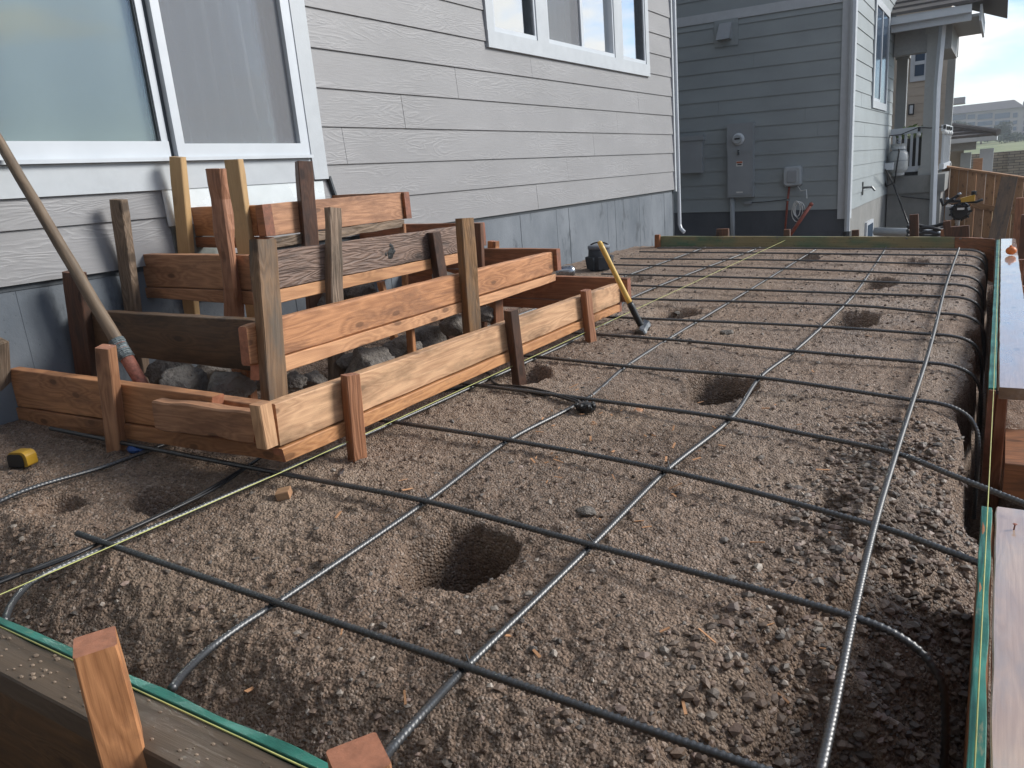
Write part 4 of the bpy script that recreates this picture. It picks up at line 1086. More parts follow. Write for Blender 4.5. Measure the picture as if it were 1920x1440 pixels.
sw = thing('retaining_wall', 'low stacked stone retaining wall at the foot of the grassy hill', 'wall', (p.x, SY, 0))
mb.build('stone_wall', sm_, sw)
m = MB(); m.box((p.x - .35, SY - .6, -2.2), (p.x + .35, SY - .1, p.z + .15)); m.build('pier', sm_, sw)

# office building on the hill
OY = 210.0
of = thing('office_building', 'long four storey office building with bands of blue windows on the hill', 'office building', YP(1860, 250, OY))
tl = YP(1775, 207, OY); tm = YP(1912, 193, OY - 6); bz = YP(1850, 262, OY).z
tr_ = tm + Vector((30, 14, 0)); trz = YP(1960, 215, OY).z
mb = MB()
x0, x1 = tl.x - 25, tm.x
ztl, ztr = YP(1785, 213, OY).z, YP(1912, 203, OY).z
mb.hexa([(x0, OY, bz - 4), (x1, OY - 6, bz - 4), (x1, OY + 25, bz - 4), (x0, OY + 25, bz - 4)], [(x0, OY, ztl), (x1, OY - 6, ztr), (x1, OY + 25, ztr), (x0, OY + 25, ztl)])
mb.hexa([(x1, OY - 6.0, bz - 4), (x1 + 40, OY + 8, bz - 4), (x1 + 40, OY + 30, bz - 4), (x1, OY + 25.1, bz - 4)], [(x1, OY - 6, ztr), (x1 + 40, OY + 8, ztr - 1), (x1 + 40, OY + 30, ztr - 1), (x1, OY + 25.1, ztr)])
mb.build('wall', M['office'], of)
mb = MB(); mb.hexa([(x0, OY - 1, ztl), (x1 + 1, OY - 7, ztr), (x1 + 1, OY + 26, ztr), (x0, OY + 26, ztl)], [(x0, OY + 4, ztl + 1.6), (x1 - 1, OY - 1, ztr + 1.9), (x1 - 1, OY + 20, ztr + 1.9), (x0, OY + 20, ztl + 1.6)])
mb.hexa([(x1 + 1.01, OY - 7, ztr), (x1 + 40, OY + 7, ztr - 1), (x1 + 40, OY + 30, ztr - 1), (x1 + 1.01, OY + 26, ztr)], [(x1 + 1, OY - 1, ztr + 1.9), (x1 + 38, OY + 12, ztr), (x1 + 38, OY + 24, ztr), (x1 + 1, OY + 20, ztr + 1.9)])
mb.build('roof', M['rooftile'], of)
rows = [(215, 222), (229, 234), (240, 246), (251, 256)]
for i, (ra, rb) in enumerate(rows):
    for (ca, cb_) in ((1788, 1812), (1816, 1829), (1834, 1861), (1866, 1893), (1899, 1914)):
        k = (1850 - ca) * 0.035
        pa = YP(ca, ra + k, OY - 1); pb = YP(cb_, rb + k, OY - 1)
        def yof(x): return OY - 6 * (x - x0) / (x1 - x0) - .25
        xe = min(pb.x, x1 - .2)
        m = MB(); m.hexa([(pa.x, yof(pa.x), pb.z), (xe, yof(xe), pb.z), (xe, yof(xe) + .2, pb.z), (pa.x, yof(pa.x) + .2, pb.z)], [(pa.x, yof(pa.x), pa.z), (xe, yof(xe), pa.z), (xe, yof(xe) + .2, pa.z), (pa.x, yof(pa.x) + .2, pa.z)])
        m.build('window_band', M['officeglass'], of)
    pa = YP(1916, rows[i][0] - 2, OY - 2); pb = YP(1945, rows[i][1] - 2, OY - 2)
    m = MB(); x2 = x1 + 1; x3 = x1 + 14
    yq = lambda x: OY - 6 + 14 * (x - x1) / 40 - .25
    m.hexa([(x2, yq(x2), pb.z), (x3, yq(x3), pb.z), (x3, yq(x3) + .2, pb.z), (x2, yq(x2) + .2, pb.z)], [(x2, yq(x2), pa.z), (x3, yq(x3), pa.z), (x3, yq(x3) + .2, pa.z), (x2, yq(x2) + .2, pa.z)])
    m.build('window_band', M['officeglass'], of)
# dark trees before the office
for i, (px, py, rx, rz, dd, lab) in enumerate(((1876, 246, 1.6, 1.7, 150, 'round dark tree standing in front of the office building'), (1905, 256, 2.6, .8, 140, 'low wide dark shrub at the top of the grassy hill, right of the round tree'), (1840, 259, 2.2, .7, 145, 'low dark shrub at the foot of the office, left of the round tree'), (1795, 236, 2.4, 1.2, 165, 'bushy dark tree beside the left end of the office'))):
    p = YP(px, py, dd); zg = float(terr(np.array([p.x]), np.array([p.y]))[0])
    tt = thing('tree' if rz > 1 else 'shrub', lab, 'tree' if rz > 1 else 'shrub', (p.x, p.y, zg), 'dark trees and shrubs by the office')
    m = MB(); m.tube([(p.x, p.y, zg - .2), (p.x, p.y, p.z)], [.16, .08], 6); m.build('trunk' if rz > 1 else 'stem', M['dark'], tt)
    m = MB(); q = random.Random(i)
    for _ in range(7): leafcloud(m, (p.x + q.uniform(-.5, .5) * rx, p.y + q.uniform(-.5, .5) * rx, p.z + q.uniform(-.4, .4) * rz), (rx * .6, rx * .6, rz * .6), 260, .16, q.randint(0, 999))
    m.build('crown', M['leaf'], tt)

# ------------------------------------------------------------------ the stepped forms
def wq(X, *p): return [W(x, y, X) for x, y in p]
def yq(Y, *p): return [YP(x, y, Y) for x, y in p]
def stake(parent, a, b, w, t, mat, plane, side=(0, 1, 0), name='stake', foot=-0.12, wob=0.0012, bev=0.003, lab=None):
    """stake seen from pixel a (top) to pixel b lower down its axis, in the plane ('x', X) or ('y', Y), driven to foot"""
    f = (lambda p: W(p[0], p[1], plane[1])) if plane[0] == 'x' else (lambda p: YP(p[0], p[1], plane[1]))
    p0, p1 = f(a), f(b)
    d = p1 - p0
    k = (foot - p0.z) / d.z
    o = beam(name, p0, p0 + d * k, w, t, mat, parent, side, wob, bev)
    if lab: o['label'] = lab
    return o
BACK = Vector((-0.038, 0, 0)); BY_ = Vector((0, 0.038, 0)); FWD = Vector((0, -0.038, 0))

# lowest tier
X1 = 1.34
t1 = thing('step_form', 'lowest and widest tier of the wooden step forms, pale board outermost beside the rebar', 'formwork', (0.7, 2.2, 0.05), 'tiers of the wooden step forms')
quadboard('form_board', wq(X1, (516, 757), (1164, 530), (1163, 567), (526, 838)), BACK, M['pine'], t1, .001)
quadboard('form_strip', wq(X1 + .006, (529, 842), (1162, 571), (1162, 584), (538, 868)), BACK, M['strip'], t1, .001)
a = W(500, 757, X1 + .010); b = W(517, 838, X1 + .010)
beam('corner_cleat', (X1 - .012, (a.y + b.y) / 2 - .004, a.z - .0), (X1 - .012, (a.y + b.y) / 2 - .004, b.z + .001), .040, .040, M['pine'], t1, (0, 1, 0), .0008)
Y1 = 1.195
quadboard('form_board', yq(Y1, (-60, 682), (398, 744), (396, 815), (-60, 748)), BY_, M['fir'], t1, .001)
quadboard('form_board', yq(Y1 + .0385, (330, 737), (502, 761), (502, 835), (330, 808)), BY_, M['fir'], t1, .001)
quadboard('form_strip', yq(Y1 - .008, (-60, 751), (528, 840), (530, 866), (-60, 782)), BY_, M['fir'], t1, .001)
quadboard('splice_block', yq(Y1 - .040, (283, 751), (478, 775), (475, 834), (291, 805)), BY_ * .98, M['fir'], t1, .004, .005, 24)
yf = W(1164, 530, X1).y + .001
a = YP(1176, 522, yf); b = YP(1176, 567, yf); a2 = YP(950, 524.5, yf)
sl1 = (a2.z - a.z) / (a2.x - a.x)
def farboard(parent, xa, za, zb, Y, slope, mat, strip=None):
    quadboard('form_board', [Vector((xa, Y, za)), Vector((0.01, Y, za + slope * (0.01 - xa))), Vector((0.01, Y, zb + slope * (0.01 - xa))), Vector((xa, Y, zb))], BY_, mat, parent, .001)
    if strip:
        quadboard('form_strip', [Vector((xa - .05, Y - .003, zb - .004)), Vector((0.01, Y - .003, zb - .004 + slope * (0.01 - xa))), Vector((0.01, Y - .003, zb - strip + slope * (0.01 - xa))), Vector((xa - .05, Y - .003, zb - strip))], BY_, M['fir_red'], parent, .001)
farboard(t1, a.x, a.z, b.z, yf, -0.03, M['fir_red'], .05)
XS = ('x', X1 + .026)
stake(t1, (656, 702), (672, 880), .042, .042, M['redwood'], XS, (.35, 1, 0), lab='front stake with grey weathered face by the near corner')
stake(t1, (958, 581), (975, 727), .040, .040, M['darkred'], XS, (.3, 1, 0), lab='dark brown leaning front stake')
stake(t1, (1098, 544), (1109, 654), .040, .036, M['redwood'], XS, (.3, 1, 0))
stake(t1, (198, 650), (226, 900), .044, .044, M['fir'], ('y', Y1 - .03), (1, .5, 0), lab='tall fresh orange stake nailed to the left side')
stake(t1, (-2, 640), (8, 845), .045, .045, M['weathered'], ('y', Y1 - .025), (1, .2, 0))

# second tier
X2 = 1.06
t2 = thing('step_form', 'second tier of the wooden step forms, notched orange board held by two tall ochre posts', 'formwork', (0.5, 2.2, 0.2), 'tiers of the wooden step forms')
quadboard('form_board', wq(X2, (462, 611), (1037, 471), (1039, 512), (470, 688)), BACK, M['fir'], t2, .0012, .006, 60)
quadboard('form_strip', wq(X2 + .002, (486, 683), (1042, 513.5), (1042, 527), (486, 714)), BACK, M['strip'], t2, .001)
o = quadboard('form_board', yq(1.455, (105, 580), (480, 601), (478, 697), (112, 653)), BY_, M['dark'], t2, .0015); o['label'] = 'dark wet side board'
yf2 = W(1037, 471, X2).y + .001
a = YP(1043, 467, yf2); b = YP(1043, 508, yf2)
farboard(t2, a.x, a.z, b.z, yf2, -0.03, M['fir_red'], .045)
stake(t2, (492, 449), (515, 748), .066, .042, M['rustic'], ('x', X2 + .024), (0.1, 1, 0), 'post', wob=.0022, lab='tall weathered corner post')
stake(t2, (871, 409), (885, 617), .060, .050, M['rustic'], ('x', X2 + .028), (0.4, 1, 0), 'post', lab='tall weathered post near the far end')
stake(t2, (139, 510), (165, 700), .075, .042, M['darkred'], ('y', 1.432), (1, .3, 0), lab='dark red stake behind the leaning handle')
stake(t2, (456, 690), (466, 755), .05, .035, M['redwood'], ('y', 1.47), (1, .3, 0))
stake(t2, (768, 600), (771, 640), .022, .03, M['fir'], ('x', X2 - .06), (0, 1, 0))
stake(t2, (925, 452), (925, 480), .05, .04, M['fir'], ('y', yf2 + .06), (1, 0, 0))
stake(t2, (930, 540), (932, 600), .05, .04, M['fir_red'], ('x', X2 - .10), (0.3, 1, 0))

# third tier
X3 = 0.77
t3 = thing('step_form', 'third tier of the step forms, its front board rough and dark with a black knot', 'formwork', (0.35, 2.3, 0.35), 'tiers of the wooden step forms')
o = quadboard('form_board', wq(X3, (480, 476), (897, 419), (894, 467), (486, 549)), BACK, M['rough_dark'], t3, .0015); o['label'] = 'rough sawn dark front board with a black knot'
bk = MB(); kc = W(733, 474, X3 + .0006)
kr = random.Random(3)
for dy, dz, rr_ in ((0, 0, .017), (.012, .018, .010), (-.010, -.014, .009), (.02, .004, .008), (-.03, -.002, .006), (.003, .03, .007)):
    n = 11; c = kc + Vector((0, dy, dz)); ring_ = [c + Vector((0.0006, math.cos(j / n * 6.283) * rr_ * kr.uniform(.6, 1.25), math.sin(j / n * 6.283) * rr_ * 1.2 * kr.uniform(.6, 1.25))) for j in range(n)]
    bk.add([c + Vector((.0016, 0, 0))] + ring_, [(0, j + 1, (j + 1) % n + 1) for j in range(n)])
kn = bk.build('knot', M['black'], o)
quadboard('form_strip', wq(X3 + .001, (486, 550.5), (906, 465.5), (906, 483), (490, 576)), BACK, M['strip'], t3, .001)
quadboard('form_board', yq(1.755, (250, 477), (474, 479), (474, 544), (258, 537)), BY_, M['fir'], t3, .001)
quadboard('form_strip', yq(1.747, (258, 539), (474, 546.5), (474, 572), (261, 557)), BY_, M['fir'], t3, .001)
yf3 = W(897, 419, X3).y + .001
a = YP(900, 418, yf3); b = YP(900, 462, yf3)
farboard(t3, a.x, a.z, b.z, yf3, -0.03, M['fir_red'])
stake(t3, (624, 390), (630, 680), .052, .040, M['weathered'], ('x', X3 + .024), (0.2, 1, 0), wob=.003, lab='split weathered stake')
stake(t3, (813, 435), (838, 600), .046, .045, M['darkred'], ('x', X3 + .028), (0.3, 1, 0), lab='dark stake with nail holes')
stake(t3, (222, 374), (250, 582), .052, .040, M['weathered'], ('y', 1.655), (1, .4, 0), lab='grey weathered stake against the siding')
stake(t3, (408, 316), (441, 602), .058, .048, M['redwood'], ('y', 1.728), (1, .35, 0), wob=.008, bev=.008, lab='tall rough barked reddish stake')
stake(t3, (896, 418), (898, 466), .04, .04, M['darkred'], ('y', yf3 - .045), (1, .3, 0))
stake(t3, (714, 528), (718, 545), .025, .03, M['fir'], ('x', X3 - .10), (0, 1, 0))

# top tier
X4 = 0.46
t4 = thing('step_form', 'top tier of the wooden step forms, directly under the sliding door', 'formwork', (0.2, 2.4, 0.5), 'tiers of the wooden step forms')
quadboard('form_board', wq(X4, (491, 383), (752, 361), (757, 411), (499, 444)), BACK, M['fir'], t4, .001)
o = quadboard('form_strip', wq(X4 + .008, (505, 447), (758, 411), (759, 425), (508, 467)), BACK, M['weathered'], t4, .0025)
o['label'] = 'grey weathered strip'
quadboard('form_board', yq(2.0, (352, 389), (478, 385), (484, 443), (354, 443)), BY_, M['fir'], t4, .001)
quadboard('form_strip', yq(1.994, (356, 445), (500, 445.5), (500, 466), (358, 463)), BY_, M['fir_red'], t4, .001)
quadboard('corner_cleat', yq(1.985, (478, 385), (491, 383), (500, 444), (486, 445)), Vector((0, .045, 0)), M['fir_red'], t4, .001)
yf4 = W(752, 361, X4).y + .001
a = YP(757, 360, yf4); b = YP(758, 411, yf4)
farboard(t4, a.x, a.z, b.z, yf4, -0.03, M['fir_red'])
stake(t4, (569, 303), (582, 465), .060, .045, M['darkred'], ('x', X4 + .026), (0.45, 1, 0), lab='dark brown stake before the door corner')
stake(t4, (333, 294), (350, 480), .052, .042, M['tan'], ('y', 1.925), (1, .45, 0), lab='clean tan stake, left of the pair')
stake(t4, (438, 299), (465, 488), .060, .042, M['tan'], ('y', 1.976), (1, .45, 0), lab='clean tan stake, right of the pair')
stake(t4, (755, 420), (757, 470), .02, .03, M['fir'], ('x', X4 + .0), (0, 1, 0))

# ------------------------------------------------------------------ the slab edge forms
FYB = 6.55
ef = thing('edge_form', 'far edge form board stained green and ochre, closing the slab by the neighbouring house', 'formwork', (1.5, FYB, 0))
p = yq(FYB, (1233, 443), (1790, 444.5), (1790, 467), (1233, 466))
dn = Vector((0, 0, -.10))
quadboard('form_board', [p[0], p[1], p[2] + dn, p[3] + dn], BY_, M['mossy'], ef, .001)
p = yq(FYB - .001, (1790.5, 444.5), (1866, 448), (1866, 480), (1790.5, 467))
quadboard('form_board', [p[0], p[1], p[2] + dn * 2, p[3] + dn], BY_, M['fir_red'], ef, .001)
stake(ef, (1233, 440), (1233, 466), .045, .04, M['fir_red'], ('y', FYB - .02), (1, 0, 0))
for (px, top, w, mt) in ((1355, 429, .11, 'darkred'), (1476, 430, .05, 'darkred'), (1604, 431, .055, 'darkred'), (1714, 402, .062, 'darkred'), (1776, 414, .05, 'darkred'), (1799, 424, .13, 'darkred'), (1768, 430, .03, 'redwood')):
    stake(ef, (px, top), (px, top + 40), w, .04, M[mt], ('y', FYB + .07), (1, 0, 0), foot=-.6)
# mud and grit left along the top of the far board
mb = MB(); rr = random.Random(8)
for k in range(150):
    px = rr.uniform(1236, 1860); c = YP(px, 443.6 + (px - 1236) * .005, FYB + .02); s = rr.uniform(.004, .014)
    mb.ball(c + Vector((0, rr.uniform(-.016, .016), -.002)), s, 6, 4, 0, (1.3, 1, rr.uniform(.4, .8)))
mb.build('grit', M['rubble'], ef)['kind'] = 'stuff'

rf = thing('edge_form', 'right edge form, far stretch with wet plank shining white with sky', 'formwork', (2.88, 4.5, -.1))
ZT = -0.03
XA = 2.835
YA0, YA1 = ZP(1866, 729, ZT).y, FYB - .002
quadboard('form_board', [Vector((XA, YA0, ZT - .002)), Vector((XA, YA1, ZT - .002)), Vector((XA, YA1, ZT - .30)), Vector((XA, YA0, ZT - .30))], Vector((.018, 0, 0)), M['fir_red'], rf, .001)
quadboard('green_edge', [Vector((XA - .001, YA0 + .01, ZT)), Vector((XA - .001, YA1, ZT)), Vector((XA - .001, YA1, ZT - .03)), Vector((XA - .001, YA0 + .01, ZT - .03))], Vector((.019, 0, 0)), M['green'], rf, .0015, .001, 80)
quadboard('top_plank', [Vector((XA + .024, YA0 + .015, ZT + .002)), Vector((XA + .024, FYB + .04, ZT + .002)), Vector((XA + .115, FYB + .04, ZT + .002)), Vector((XA + .115, YA0 + .015, ZT + .002))], Vector((0, 0, -.036)), M['wetplank'], rf, .001, .002, 50)
quadboard('kicker', [Vector((XA + .05, YA0 + .05, ZT - .13)), Vector((XA + .30, YA0 + .05, ZT - .13)), Vector((XA + .30, YA0 - .20, ZT - .15)), Vector((XA + .05, YA0 - .20, ZT - .15))], Vector((0, 0, -.10)), M['fir_red'], rf, .001)
beam('stake', (XA + .035, YA0 + .09, ZT - .036), (XA + .035, YA0 + .09, -.6), .03, .04, M['fir_red'], rf, (1, 0, 0))
beam('stake', (XA + .125, YA0 + .12, ZT - .01), (XA + .125, YA0 + .12, -.6), .035, .04, M['tan'], rf, (1, 0, 0))
for y in (3.6, 4.7, 5.8):
    beam('stake', (XA + .140, y, ZT - .05), (XA + .140, y, -.6), .035, .04, M['fir_red'], rf, (1, 0, 0))
rn = thing('edge_form', 'right edge form, near stretch with green painted edge and pale wet plank', 'formwork', (2.9, .8, -.1))
YB1 = ZP(1862, 951, ZT).y; YB0 = .44
quadboard('form_board', [Vector((XA, YB0, ZT - .002)), Vector((XA, YB1, ZT - .002)), Vector((XA, YB1, ZT - .36)), Vector((XA, YB0, ZT - .36))], Vector((.018, 0, 0)), M['fir_red'], rn, .001)
quadboard('green_edge', [Vector((XA - .001, YB0, ZT)), Vector((XA - .001, YB1 - .004, ZT)), Vector((XA - .001, YB1 - .004, ZT - .03)), Vector((XA - .001, YB0, ZT - .03))], Vector((.017, 0, 0)), M['green'], rn, .002, .001, 80)
quadboard('top_plank', [Vector((XA + .021, YB0 - .3, ZT + .003)), Vector((XA + .021, YB1, ZT + .003)), Vector((XA + .26, YB1 - .006, ZT + .003)), Vector((XA + .26, YB0 - .3, ZT + .003))], Vector((0, 0, -.036)), M['wetplank'], rn, .001, .002, 40)
mb = MB(); c = ZP(1901, 993, ZT + .003); mb.tube([c, c + Vector((.001, 0, .010))], .0015, 6); mb.ball(c + Vector((.001, 0, .011)), .004, 8, 4, 0, (1, 1, .3)); mb.build('nail', M['rusty'], rn)
beam('stake', (XA + .16, 1.5, ZT - .04), (XA + .16, 1.5, -.5), .04, .04, M['fir'], rn, (1, 0, 0))

nf = thing('edge_form', 'near edge form of muddy planks with a green painted edge in the bottom left corner', 'formwork', (2.0, .43, 0))
NYF = .462
a = YP(0, 1154, NYF); b = YP(620, 1431, NYF); d_ = (b - a) / (b.x - a.x)
A = a - d_ * .5; B = a + d_ * (XA - a.x - .002)
quadboard('green_edge', [A, B, B - Vector((0, 0, .03)), A - Vector((0, 0, .03))], Vector((0, -.013, 0)), M['green'], nf, .002, .001, 120)
quadboard('form_board', [A - Vector((0, -.0012, .0305)), B - Vector((0, -.0012, .0305)), B - Vector((0, -.0012, .09)), A - Vector((0, -.0012, .09))], Vector((0, -.0148, 0)), M['mudwood'], nf, .001)
E_ = Vector((0, -.062, -.046))
quadboard('outer_board', [A + E_, B + E_, B + E_ - Vector((0, 0, .28)), A + E_ - Vector((0, 0, .28))], Vector((0, .02, 0)), M['dark'], nf, .002)
up = Vector((0, -.0135, -.006))
xm = YP(556, 1400, NYF - .04).x; Mx = a + d_ * (xm - a.x)
def topplank(p, q, w, mat, nm, lift=0):
    e = Vector((0, 0, lift))
    quadboard(nm, [p + up + e, q + up + e, q + up + e + Vector((0, -w, 0)), p + up + e + Vector((0, -w, 0))], Vector((0, 0, -.038)), mat, nf, .0012, .0025, 40)
topplank(A, Mx - d_ * .001, .066, M['mudwood'], 'top_plank'); topplank(Mx + d_ * .001, B, .066, M['fir_red'], 'top_plank')
p = YP(178, 1203, .375)
o = beam('stake', p, p + Vector((.0, 0.004, -.5)), .050, .046, M['fir'], nf, (1, -.55, 0), .001, .0025); o['label'] = 'square fresh orange stake standing before the muddy plank'
p = YP(672, 1420, .40)
o = beam('stake', p, p + Vector((0, 0, -.45)), .052, .050, M['fir'], nf, (1, -.6, 0), .001, .0025); o['label'] = 'orange stake cut off by the bottom of the picture'
# dried mud and splinters on the near plank
mb = MB(); rr = random.Random(18)
for k in range(120):
    t = rr.random() ** 1.3; c = a + d_ * (t * .75) + up + Vector((0, -rr.uniform(.004, .06), .0005)); s = rr.uniform(.0006, .0028)
    if abs(t - .28) < .06 or abs(t - .12) < .05: s *= 1.5
    mb.ball(c, s, 6, 4, 0, (1.4, 1, .6))
mb.build('dried_mud', plain('mud_crumbs', (0.22, 0.165, 0.12), .9, var=.4), nf)['kind'] = 'stuff'

# strings
def line(name, pts, r, mat, label, cat):
    m = MB(); m.tube(pts, r, 6)
    return tag(m.build(name, mat, None, True), label, cat)
s0 = W(0, 1115, 1.356); s1 = W(1480, 447, 1.356); s2 = W(540, 880, 1.356); s3 = W(1170, 590, 1.356)
line('mason_line', [s0 - (s2 - s0) * .12, s0, s2, s3, Vector((s1.x, FYB - .002, s1.z))], .0012, M['yellow'], 'yellow mason line stretched along the foot of the step forms to the far board', 'string')
e_ = Vector((0, -.021, .004))
line('mason_line', [A + e_, a + e_ + d_ * .5, B + e_], .0012, M['yellow'], 'yellow mason line along the muddy near plank', 'string')
line('mason_line', [Vector((XA + .005, .45, ZT + .004)), Vector((XA + .009, YB1, ZT + .005)), Vector((XA + .012, YA0, ZT + .004)), Vector((XA + .014, FYB, ZT + .005))], .0010, M['yellow'], 'pale yellow mason line along the right edge form', 'string')

# ------------------------------------------------------------------ rebar
def spline(pts, step):
    pts = [Vector(p) for p in pts]; out = []
    for i in range(len(pts) - 1):
        p0 = pts[max(i - 1, 0)]; p1 = pts[i]; p2 = pts[i + 1]; p3 = pts[min(i + 2, len(pts) - 1)]
        n = max(1, int((p2 - p1).length / step))
        m1 = (p2 - p0) * .5; m2 = (p3 - p1) * .5
        if p0 != p1: m1 *= (p2 - p1).length / max(1e-6, (p2 - p0).length) * 2
        if p3 != p2: m2 *= (p2 - p1).length / max(1e-6, (p3 - p1).length) * 2
        for k in range(n):
            t = k / n; t2 = t * t; t3 = t2 * t
            out.append(p1 * (2 * t3 - 3 * t2 + 1) + m1 * (t3 - 2 * t2 + t) + p2 * (-2 * t3 + 3 * t2) + m2 * (t3 - t2))
    out.append(pts[-1])
    return out
def rebar(pts, label, r=.0064, near=True):
    sp = spline(pts, .0027 if near else .012)
    m = MB(); n = 8
    if near:
        def rr(i, j, an):
            ph = (i * .0027 + (.003 if math.sin(an) > 0 else 0) + .0022 * math.cos(an)) / .0095
            lug = .0011 if abs(math.cos(an)) > .95 else 0
            return r * .86 + max(.0019 * max(0, math.sin(ph * 6.283)) ** .6, lug)
        m.tube(sp, r, n, rf=rr)
    else: m.tube(sp, r, n)
    o = m.build('rebar', M['rebar'], None, True)
    return tag(o, label, 'rebar', 'rebar grid tied over the dirt pad')
CC, CL, CR = .024, .011, .036
def g(px, py, c): return G(px, py, c)
def bend(p, dx=0.0):
    """turn down at the pad edge into the trench"""
    x = p.x + dx
    x = max(x, 2.615)
    return [Vector((x + .055, p.y, p.z - .003)), Vector((x + .112, p.y - .004, p.z - .016)), Vector((x + .152, p.y - .006, p.z - .046)), Vector((x + .172, p.y - .006, p.z - .105)), Vector((x + .176, p.y - .006, -.42))]
def cross(pxs, start, label, end='bend', near=True):
    pts = [g(px, py, CC) for px, py in pxs]
    d = (pts[1] - pts[0]).normalized()
    if start is not None: pts = [pts[0] + d * ((start - pts[0].x) / d.x)] + pts
    if end == 'bend': pts += bend(pts[-1])
    return rebar(pts, label, near=near)
pts = [g(145, 1000, CC), g(520, 1130, CC), g(875, 1250, CC), g(1420, 1440, CC)]
d = (pts[3] - pts[2]); pts += [pts[3] + d * .12]; pts += bend(pts[-1]); rebar(pts, 'nearest crosswise rebar, its loose left end lying in open view on the dirt')
pts = [g(95, 803, CC), g(330, 850, CC), g(540, 890, CC), g(800, 940, CC), g(1110, 1022, CC), g(1350, 1086, CC), g(1600, 1157, CC + .012)]
e = pts[-1]
pts += [Vector((e.x + .06, e.y - .006, e.z - .010)), Vector((e.x + .105, e.y - .012, e.z - .036)), Vector((e.x + .132, e.y - .02, e.z - .085)), Vector((e.x + .138, e.y - .02, e.z - .32))]
rebar(pts, 'second crosswise rebar from the camera, just beyond the large dug hole')
pts = [g(700, 785, CC), g(955, 825, CC), g(1250, 882, CC), g(1640, 985, CC), g(1790, 1038, CC + .01), g(1846, 1060, CC + .01)]
d = pts[1] - pts[0]; rebar([pts[0] - d * .5] + pts, 'crosswise rebar running straight to the near green edged form')
pts = [g(880, 720, CC), g(1100, 748, CC), g(1370, 785, CC), g(1500, 812, CC - .012), g(1680, 850, CC + .008), g(1790, 893, CC + .015), g(1930, 948, CC + .02)]
d = pts[1] - pts[0]; rebar([pts[0] - d * .4] + pts, 'crosswise rebar whose right end sticks out through the gap in the right form')
rows = [([(1000, 668), (1190, 688), (1425, 708), (1712, 750)], 1.0, 'crosswise rebar just beyond the round hole in the middle of the pad'),
        ([(1122, 627), (1270, 638), (1490, 658), (1735, 680)], 1.1, 'crosswise rebar passing just in front of the hammer head'),
        ([(1226, 598), (1535, 612), (1750, 627)], 1.15, 'crosswise rebar just behind the hammer head'),
        ([(1180, 560), (1600, 573), (1765, 588)], .9, 'second crosswise rebar behind the hammer head'),
        ([(1180, 535), (1480, 546), (1770, 556)], .7, 'third crosswise rebar behind the hammer head'),
        ([(1180, 515), (1480, 523), (1775, 533)], .55, 'crosswise rebar, fifth from the far form board'),
        ([(1180, 497), (1480, 504), (1780, 516)], .42, 'crosswise rebar, fourth from the far form board'),
        ([(1180, 485), (1480, 488), (1785, 496)], .33, 'crosswise rebar, third from the far form board'),
        ([(1205, 472), (1480, 475), (1790, 479)], .30, 'crosswise rebar, second from the far form board'),
        ([(1262, 465), (1500, 465.5), (1800, 468.5)], .35, 'farthest crosswise rebar, lying close under the far form board')]
for i, (px, st, lb) in enumerate(rows): cross(px, st, lb, near=i < 3)
# lengthwise bars
pts = [YP(322, 1292, .50), YP(345, 1262, .545), YP(395, 1215, .63), YP(452, 1173, .70), g(520, 1130, CL), g(800, 940, CL), g(955, 825, CL), g(1100, 748, CL), g(1170, 690, CL), g(1250, 638, CL), g(1400, 547, CL), g(1532, 466, CL)]
rebar(pts, 'lengthwise rebar that bends down behind the orange stake at bottom left')
pts = [YP(712, 1432, .50), YP(735, 1402, .545), YP(795, 1335, .63), g(875, 1250, CL), g(1110, 1022, CL), g(1250, 882, CL), g(1370, 785, CL), g(1425, 708, CL), g(1490, 658, CL), g(1560, 595, CL + .01), g(1605, 548, CL), g(1662, 464, CL)]
rebar(pts, 'lengthwise rebar along the middle of the pad, right of the large dug hole')
pts = [g(1490, 1620, CR), g(1540, 1440, CR), g(1600, 1155, CR), g(1640, 985, CR), g(1680, 850, CR), g(1712, 750, CR), g(1735, 680, CR), g(1750, 627, CR), g(1772, 540, CR), g(1798, 465, CR)]
rebar(pts, 'rightmost lengthwise rebar, shining pale above the trench edge')
pts = [YP(8, 1165, .50), YP(25, 1128, .545), YP(62, 1090, .61), g(120, 1060, CL), Vector((1.28, 1.0, -.03)), Vector((1.30, 2.0, -.032)), Vector((1.27, 3.3, -.03)), g(1180, 560, CL), g(1425, 464, CL)]
pts[4].x = 1.262; pts[5].x = 1.285
rebar(pts, 'lengthwise rebar lying against the foot of the lowest step form')
pts = [Vector((.70, .5, -.12)), g(0, 940, CL), g(210, 870, CL), Vector((.75, 1.6, -.01)), Vector((.75, 3.4, -.01)), g(1180, 515, CL), g(1322, 464, CL)]
rebar(pts, 'leftmost lengthwise rebar, running under the step forms near the house')
